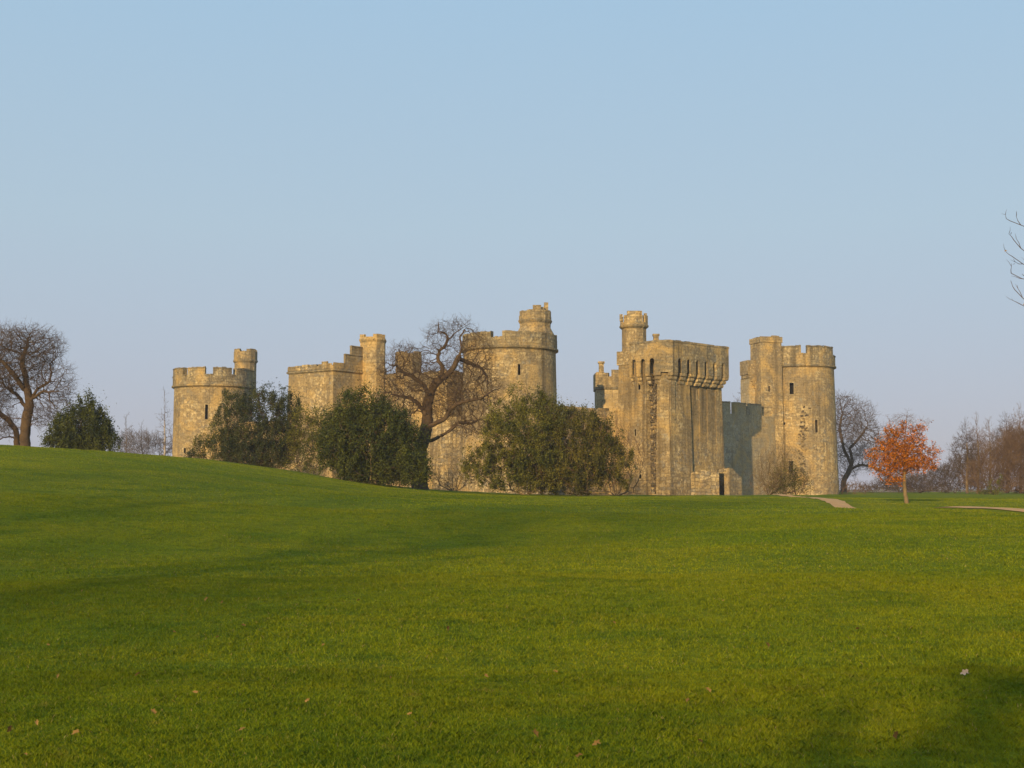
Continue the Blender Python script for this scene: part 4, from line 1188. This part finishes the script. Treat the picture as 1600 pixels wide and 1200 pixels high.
# left oak with its spreading crown
Yl = 96
b_ = gbase(40, Yl)
bare_tree('spreading_oak', 'large bare spreading oak on the crest of the slope at the left edge', 'tree', b_,
    [[b_] + stemline(Yl, (39, 680), (41, 655), (46, 635), (44, 612)),
     stemline(Yl, (45, 630), (58, 608), (78, 596)), stemline(Yl, (44, 615), (40, 590), (34, 565), (40, 545)),
     stemline(Yl, (42, 640), (28, 618, 1), (8, 604, 2)), stemline(Yl, (48, 625), (66, 612, -1), (92, 612, -1.5)),
     stemline(Yl, (40, 612), (22, 585, -1), (4, 565, -1.5), (-10, 555, -2)),
     [gbase(29, Yl + 1)] + stemline(Yl + 1, (25, 672), (12, 655), (-8, 640), (-30, 625)), stemline(Yl + 1, (33, 690), (15, 682), (-10, 688))],
    [(30, 560, 60, 50), (85, 600, 34, 34), (-30, 600, 60, 60), (95, 635, 24, 22), (10, 535, 45, 24), (60, 545, 42, 34), (70, 650, 34, 22), (-10, 660, 40, 25)],
    Yl, R=0.44, tip=0.011, natt=9000, step=0.24, infl=1.6, kill=0.27, iters=130, seed=9, thr=0.08, tw=2, twl=0.7, twr=0.009, m_trunk=M_BARK, jit=0.33, tw2=2)

# oak behind the right tower
Yr = 205
b_ = gbase(1316, Yr)
bare_tree('leaning_oak', 'dark bare oak leaning out behind the right round tower', 'tree', b_,
    [[b_] + stemline(Yr, (1318, 752), (1326, 736), (1332, 722)), stemline(Yr, (1328, 733), (1346, 726), (1366, 730), (1386, 742)),
     stemline(Yr, (1330, 725), (1318, 700), (1312, 670), (1316, 645)), stemline(Yr, (1332, 722), (1328, 700), (1345, 682), (1356, 664))],
    [(1318, 655, 34, 40), (1340, 680, 36, 38), (1350, 650, 20, 24), (1365, 715, 34, 22), (1320, 715, 30, 34), (1400, 745, 30, 14), (1385, 690, 22, 24)],
    Yr, R=0.42, tip=0.016, natt=5500, step=0.42, infl=3, kill=0.5, iters=110, seed=12, thr=0.14, tw=2, twl=1.3, twr=0.019, jit=0.35, tw2=1)

# small bare tree behind the shaded wall
Yb = 215
b_ = gbase(1165, Yb)
bare_tree('distant_tree', 'small bare tree crown showing over the grey curtain wall', 'tree', b_, [[b_] + stemline(Yb, (1165, 700), (1165, 640))],
    [(1160, 622, 12, 14), (1175, 615, 14, 16), (1165, 650, 26, 25)], Yb, R=0.3, tip=0.028, natt=450, step=0.55, infl=4, kill=0.8, iters=60, seed=14, thr=0.15, tw=2, twl=1.1, twr=0.018)

# orange-leaved young tree on the lawn
Yg = 62
b_ = gbase(1415, Yg)
t_or = bare_tree('orange_tree', 'young tree still holding bright orange leaves, standing alone on the lawn', 'tree', b_,
    [[b_] + stemline(Yg, (1414, 770), (1413, 750), (1413, 730), (1413, 700), (1416, 660), (1418, 642)),
     stemline(Yg, (1413, 745), (1398, 735), (1380, 733), (1366, 730)), stemline(Yg, (1413, 742), (1430, 733), (1452, 728)),
     stemline(Yg, (1413, 728), (1395, 712, .3), (1374, 706, .4)), stemline(Yg, (1413, 724), (1435, 708, -.3), (1455, 708, -.4)),
     stemline(Yg, (1414, 712), (1400, 690), (1392, 665), (1386, 648)), stemline(Yg, (1415, 708), (1432, 688), (1444, 672), (1452, 660))],
    [(1408, 705, 30, 18), (1446, 712, 20, 12), (1436, 728, 26, 8), (1376, 712, 22, 7), (1372, 730, 18, 6), (1388, 736, 22, 6), (1412, 724, 34, 12), (1400, 682, 20, 14), (1416, 668, 20, 10), (1427, 690, 20, 12), (1455, 704, 12, 8), (1386, 695, 20, 8), (1397, 752, 18, 4), (1412, 672, 12, 8), (1412, 656, 20, 10), (1440, 665, 12, 10), (1392, 662, 10, 10)],
    Yg, R=0.08, tip=0.004, natt=1800, step=0.10, infl=0.9, kill=0.16, iters=70, seed=21, thr=0.028, tw=2, twl=0.26, twr=0.0045, m_trunk=M_STEM, m_twig=M_TWIGR, tw2=1, jit=0.3,
    leaves=(M_ORANGE, 15000, 0.082, 0.040, lambda E: E[:, 2] < at(1400, 664, Yg).z + 0.25 * np.sin(E[:, 0] * 9)))

# --- birches, thin trees and thickets at the sides
def slim(name, label, px, ytop, Yd, w, seed, m_trunk, m_twig, R=0.12, natt=260, tw=2, twl=0.8, twr=0.011, ybase=None, group=None, lean=0, fork=False, step=0.4, low=0.3, cat_='tree', tip=0.014):
    b = gbase(px, Yd); top = at(px + lean, ytop, Yd); zb = b[2]
    hpx = ytop; yb = 765 + (EYE - zb) / Yd * F
    tr = [[b, (b[0], b[1], b[2] + 1.0), tuple(0.5 * (Vector(b) + top) + Vector((0.15, 0, 0))), tuple(top)]]
    mid = ytop + (yb - ytop) * 0.45
    ell = [(px + lean * 0.5, mid, w, (yb - ytop) * 0.32), (px + lean, ytop + (yb - ytop) * 0.2, w * 0.5, (yb - ytop) * 0.17)]
    return bare_tree(name, label, cat_, b, tr, ell, Yd, R=R, tip=tip, natt=natt, step=step, infl=2.6, kill=0.5, iters=50, seed=seed, thr=R * 0.35, tw=tw, twl=twl, twr=twr,
                     m_trunk=m_trunk, m_twig=m_twig, trop=(0, 0, 0.25), tws=0.55, twt=(0, 0, 0.45), group=group, shell=0.3)
slim('birch', 'thin pale birch close beside the left round tower', 257, 612, 170, 13, 31, M_BIRCH, M_TWIGM, R=0.17, natt=200, tip=0.018, twr=0.014)
slim('thin_tree', 'bare mauve twiggy tree between the dark bush and the birch, taller one', 197, 652, 165, 15, 32, M_TWIGM, M_TWIGM, natt=260, tip=0.018, twr=0.015)
slim('thin_tree', 'low bare mauve tree just left of the birch thicket', 221, 664, 168, 13, 33, M_TWIGM, M_TWIGM, natt=220, tip=0.018, twr=0.015)
for (px_, yt, Yd, w, sd, mt, mtw, lb) in (
    (1509, 664, 150, 22, 41, M_STEM, M_TWIG, 'slender bare tree standing nearest the gap beside the orange tree'),
    (1526, 655, 158, 14, 42, M_STEM, M_TWIGR, 'thin straight bare tree, second from the gap beside the orange tree'),
    (1545, 660, 165, 18, 43, M_STEM, M_TWIGR, 'bare tree with russet twigs between two thin straight trees'),
    (1572, 652, 150, 24, 44, M_BARK, M_TWIG, 'bare forked tree rising over the russet thicket'),
    (1592, 640, 146, 26, 45, M_BARK, M_TWIGR, 'tallest bare tree of the clump, cut by the right edge'),
    (1612, 650, 150, 24, 46, M_BARK, M_TWIGR, 'bare tree just outside the right edge with twigs reaching in')):
    slim('bare_tree', lb, px_, yt, Yd, w, sd, mt, mtw, R=0.15, natt=1500, tip=0.010, twr=0.015, twl=0.9, step=0.3, tw=3)

def thicket(name, label, px, Yd, ells, seed, m_twig, natt=500, tw=3, twl=0.9, twr=0.014, stems=10, spread=40, leaf=None, n_leaf=0, size=0.1, cat_='thicket', tw2=1, m_stem=None):
    return shrub(name, label, px, Yd, ells, leaf or M_BROWNL, m_stem or M_TWIG, stems, n_leaf, size, seed, natt=natt, tw=tw, twl=twl, m_twig=m_twig, spread=spread, cat_=cat_, twr=twr, stemr=0.08, tw2=tw2)
thicket('thicket', 'low mauve thicket of bare twigs between the left dark bush and the left tower', 238, 172, [(205, 694, 20, 20), (232, 696, 24, 20), (255, 702, 16, 14), (275, 700, 14, 18)], 51, M_TWIGM, 3000, spread=40, tw=5, tw2=2)
thicket('thicket', 'russet twiggy thicket below the tall bare trees at the right edge', 1560, 140, [(1530, 745, 26, 26), (1560, 730, 30, 34), (1590, 716, 34, 44), (1615, 722, 30, 42), (1585, 755, 50, 24)], 52, M_TWIGR, 6500, tw=6, tw2=2, twr=0.018, spread=60, stems=16)
thicket('thicket', 'low grey-brown thicket behind the orange tree', 1460, 175, [(1440, 757, 36, 17), (1475, 750, 34, 22), (1505, 742, 30, 30), (1400, 760, 34, 13), (1360, 764, 20, 8)], 53, M_TWIG, 4500, tw=5, tw2=2, spread=70, stems=14, twr=0.018)
thicket('thicket', 'reddish low thicket at the foot of the right tower behind the path', 1322, 165, [(1312, 758, 14, 12), (1332, 762, 14, 9), (1350, 766, 14, 6)], 54, M_TWIGR, 900, spread=22, twr=0.016)
thicket('bare_shrub', 'bare brown shrub against the lower wall left of the gate tower', 965, 106, [(965, 700, 30, 34), (985, 720, 28, 40), (950, 675, 24, 24), (1000, 745, 16, 26)], 55, M_TWIGR, 2200, spread=22, twr=0.010, cat_='bush')
thicket('bare_shrub', 'bare yellowish shrub at the foot of the right tower turret', 1205, 109, [(1205, 738, 28, 34), (1218, 720, 24, 22), (1190, 752, 18, 22)], 56, M_STEM, 3000, tw=4, spread=10, twr=0.010, cat_='bush')
thicket('bare_shrub', 'low dark reddish shrub right of the yellowish bare one', 1240, 109, [(1230, 750, 24, 22), (1250, 757, 18, 15), (1215, 760, 18, 13)], 57, M_TWIGR, 1800, spread=16, twr=0.011, cat_='bush', leaf=M_BROWNL, n_leaf=7000, size=0.10)
thicket('bramble', 'low red-brown brambles in the gap under the gnarled oak', 700, 98, [(690, 750, 26, 12), (715, 752, 22, 12), (738, 748, 20, 14), (668, 748, 12, 9)], 58, M_TWIGR, 450, spread=34, twr=0.009, cat_='bush', leaf=M_OAKLEAF, n_leaf=1200, size=0.08)
shrub('low_shrub', 'low pale green mound of leaves in front of the russet thicket', 1550, 118, [(1545, 771, 16, 5), (1560, 772, 12, 4)], M_HOLLY2, n_leaf=1500, size=0.12, seed=59, natt=60, clumps=60, cs=0.2, spread=8)

# --- evergreen bushes
shrub('holly_bush', 'dark green conical holly bush beside the spreading oak on the left', 128, 93, [(128, 672, 44, 34), (135, 645, 22, 24), (110, 690, 42, 18), (155, 690, 34, 20), (128, 632, 7, 12), (146, 632, 5, 10), (160, 648, 6, 12), (112, 648, 8, 12)], M_HOLLY,
      n_leaf=42000, size=0.14, seed=61, clumps=420, cs=0.30, spread=25, up=1.3)
shrub('thin_bush', 'sparse small olive bush in front of the left round tower', 320, 104, [(318, 700, 20, 20), (335, 680, 12, 24), (305, 712, 14, 12)], M_HOLLY2, n_leaf=4500, size=0.12, seed=62, clumps=120, cs=0.25, natt=300, tw=3, spread=12)
shrub('evergreen_bush', 'broad dark blue-green bush between the left tower and the square tower', 405, 101, [(405, 670, 62, 62), (375, 650, 40, 38), (440, 640, 32, 34), (345, 650, 20, 20), (410, 618, 20, 16), (440, 690, 40, 34), (372, 700, 44, 34), (400, 715, 60, 26)], M_DUSK,
      n_leaf=70000, size=0.125, seed=63, clumps=520, cs=0.29, spread=40, natt=900, tw=2)
shrub('thin_bush', 'sparse twiggy bush with small leaves before the square tower', 487, 100, [(480, 700, 40, 44), (500, 668, 28, 28), (520, 650, 16, 16), (470, 660, 22, 22)], M_HOLLY2, n_leaf=16000, size=0.12, seed=64, clumps=260, cs=0.33, natt=800, tw=3, spread=25)
shrub('holly_bush', 'big dense dark green holly bush left of the gnarled oak', 580, 86, [(578, 690, 74, 60), (565, 640, 42, 34), (620, 700, 48, 50), (560, 615, 20, 16), (530, 690, 36, 44), (640, 725, 28, 34), (652, 733, 24, 26, -2), (652, 735, 24, 24, -2), (654, 740, 22, 20, -2), (648, 728, 24, 26, -2), (560, 730, 60, 22), (600, 735, 62, 24)], M_HOLLY,
      n_leaf=95000, size=0.135, seed=65, clumps=900, cs=0.31, spread=50, natt=900)
shrub('olive_bush', 'tall olive-green bush with many bare stems under the central tower', 815, 90, [(815, 680, 62, 50), (825, 625, 26, 28), (790, 655, 34, 30), (850, 650, 34, 30), (760, 715, 38, 28), (735, 735, 24, 18), (840, 715, 56, 40), (790, 738, 56, 26), (850, 745, 50, 22)], M_HOLLY2,
      n_leaf=62000, size=0.13, seed=66, clumps=400, cs=0.30, spread=45, natt=1300, tw=2, stems=12)
shrub('bronze_bush', 'spreading bronze-brown bush with arching twigs in front of the low curtain wall', 910, 91, [(905, 690, 62, 46), (872, 655, 34, 28), (930, 702, 44, 34), (890, 735, 76, 34), (955, 732, 42, 36), (850, 735, 40, 30), (905, 660, 30, 22)], M_BROWNL,
      n_leaf=64000, size=0.13, seed=67, clumps=400, cs=0.29, spread=50, natt=2200, tw=3, stems=12, m_twig=M_TWIGR)

# tree just outside the right edge whose branch ends reach into the picture
Ye = 15.0
xb_ = 8.6; b_ = (xb_, Ye, h1(xb_, Ye) - 0.1)
def E3(px, py, dy=0.0): p = at(px, py, Ye + dy); return (p.x, p.y, p.z)
bare_tree('roadside_tree', 'nearby bare tree whose upturned twig ends enter from the right edge', 'tree', b_,
    [[b_, (xb_ - 0.05, Ye, 2.2), (xb_ + 0.1, Ye, 4.2), (xb_, Ye, 6.2)],
     [(xb_, Ye, 3.2), (7.4, Ye, 3.9), E3(1640, 372), E3(1612, 357), E3(1598, 354), E3(1586, 349), E3(1578, 345)],
     [(xb_, Ye, 2.9), (7.3, Ye, 3.3), E3(1640, 425), E3(1606, 396), E3(1592, 384), E3(1584, 375)],
     [(xb_, Ye, 2.5), (7.2, Ye, 2.9), E3(1640, 440), E3(1604, 438), E3(1588, 432), E3(1580, 427)],
     [(xb_, Ye, 2.3), (7.2, Ye, 2.6), E3(1630, 428), E3(1604, 415), E3(1590, 408), E3(1582, 401)],
     [(xb_, Ye, 2.0), (7.2, Ye, 2.2), E3(1640, 492), E3(1604, 474), E3(1590, 462), E3(1585, 452)],
     [(xb_, Ye, 1.9), (7.2, Ye, 2.0), E3(1640, 490), E3(1606, 484), E3(1594, 478), E3(1590, 473)]],
    [(2020, 330, 260, 260), (2000, 200, 220, 160)], Ye, R=0.14, tip=0.0045, natt=500, step=0.14, infl=1.2, kill=0.3, iters=40, seed=71, thr=0.03, tw=1, twl=0.16, twr=0.005, tws=0.45, twt=(0, 0, 0.5), tw2=1,
    leaves=(M_OAKLEAF, 260, 0.06, 0.02, None))

# clump of evergreen standing behind the photographer: its long shadow lies on the lower right of the lawn
def yew(x, y, h, w, seed):
    rng = np.random.default_rng(seed); zb = h1(x, y)
    t = empty('yew_tree', (x, y, zb), 'dark yew tree behind the viewpoint whose shadow falls on the lawn', 'tree')
    pos = np.array([[x, y, zb - 0.1 + h * k / 8] for k in range(9)]); par = np.arange(-1, 8)
    v, f = tubes(pos, par, np.linspace(0.4, 0.08, 9), np.ones(9, bool), 9)
    np_mesh('trunk', v, f, M_BARK, t, smooth=True)
    n = 5000; c = rng.standard_normal((260, 3)); c /= np.linalg.norm(c, axis=1)[:, None]; c *= rng.random(260)[:, None] ** 0.5
    c = c * [w, w, h * 0.38] + [x, y, zb + h * 0.6]
    p = c[rng.integers(0, 260, n)] + rng.normal(0, 0.5, (n, 3))
    V, Fq = leafcloud(p, 0.3, rng)
    np_mesh('crown', V, Fq, M_HOLLY, t, attrs={'rnd': np.repeat(rng.random(n), 4)})
yew(-6.4, -20, 7.9, 2.3, 81)

# unseen trees added to thin the low sunlight on the left of the lawn
def added_shade_tree(x, y, h, w, seed, label):
    rng = np.random.default_rng(seed); zb = h1(x, y)
    t = empty('shade_tree', (x, y, zb), label, 'tree', 'shade trees added behind the viewpoint')
    pos = np.array([[x, y, zb - 0.1 + h * 0.85 * k / 10] for k in range(11)]); par = np.arange(-1, 10)
    v, f = tubes(pos, par, np.linspace(0.5, 0.08, 11), np.ones(11, bool), 9)
    np_mesh('trunk', v, f, M_BARK, t, smooth=True)
    n = 3300; c = rng.standard_normal((300, 3)); c /= np.linalg.norm(c, axis=1)[:, None]; c *= rng.random(300)[:, None] ** 0.4
    c = c * [w, w, h * 0.32] + [x, y, zb + h * 0.66]
    p = c[rng.integers(0, 300, n)] + rng.normal(0, 0.7, (n, 3))
    V, Fq = leafcloud(p, 0.42, rng)
    np_mesh('crown', V, Fq, M_HOLLY2, t, attrs={'rnd': np.repeat(rng.random(n), 4)})
for i_, (gx_, gy_, Ld, w_) in enumerate(((-11, 34, 105, 7), (-3, 26, 100, 5.5), (-19, 40, 112, 7))):
    hz_ = 1.2 + Ld * math.tan(rad(SUN_EL))
    added_shade_tree(gx_ + sv.x / math.hypot(sv.x, sv.y) * Ld, gy_ + sv.y / math.hypot(sv.x, sv.y) * Ld, hz_ / 0.66, w_, 90 + i_, ('tall added shade tree behind the viewpoint, middle one of three', 'tall narrow added shade tree behind the viewpoint, nearest the lawn', 'tall added shade tree behind the viewpoint, farthest from the lawn')[i_])

# thin evening haze
mb = MB(); mb.box((0, 320, 17.0), 660, 600, 21.0)
M_HAZE = bpy.data.materials.new('evening_haze'); M_HAZE.use_nodes = True
_t = M_HAZE.node_tree; _t.nodes.remove(_t.nodes['Principled BSDF'])
_pv = _t.nodes.new('ShaderNodeVolumePrincipled'); _pv.inputs['Color'].default_value = (0.86, 0.88, 0.92, 1); _pv.inputs['Density'].default_value = 0.00038; _pv.inputs['Anisotropy'].default_value = 0.0
_t.links.new(_pv.outputs[0], _t.nodes['Material Output'].inputs['Volume'])
tag(mb.build('haze', M_HAZE, org=(0, 320, 17)), 'thin pale evening haze lying over the whole park', 'haze', kind='stuff')

# far woodland along the horizon, a single mass at this distance
rng = np.random.default_rng(200)
xs = np.concatenate([rng.uniform(-260, -60, 9000), rng.uniform(95, 240, 12000)]); ys = rng.uniform(400, 440, len(xs))
top = 4.6 + 1.8 * np.sin(xs * 0.11) * np.sin(xs * 0.043 + 1) + 1.2 * np.sin(xs * 0.37)
zz_ = H(xs, ys) + top * rng.random(len(xs)) ** 0.7
V, Fq = leafcloud(np.stack([xs, ys, zz_], 1), 1.1, rng, aspect=0.35)
tag(np_mesh('distant_woodland', V, Fq, M_TWIGM, attrs={'rnd': np.repeat(rng.random(len(xs)), 4)}), 'low hazy mauve woodland along the horizon beyond the park', 'woodland', kind='stuff')
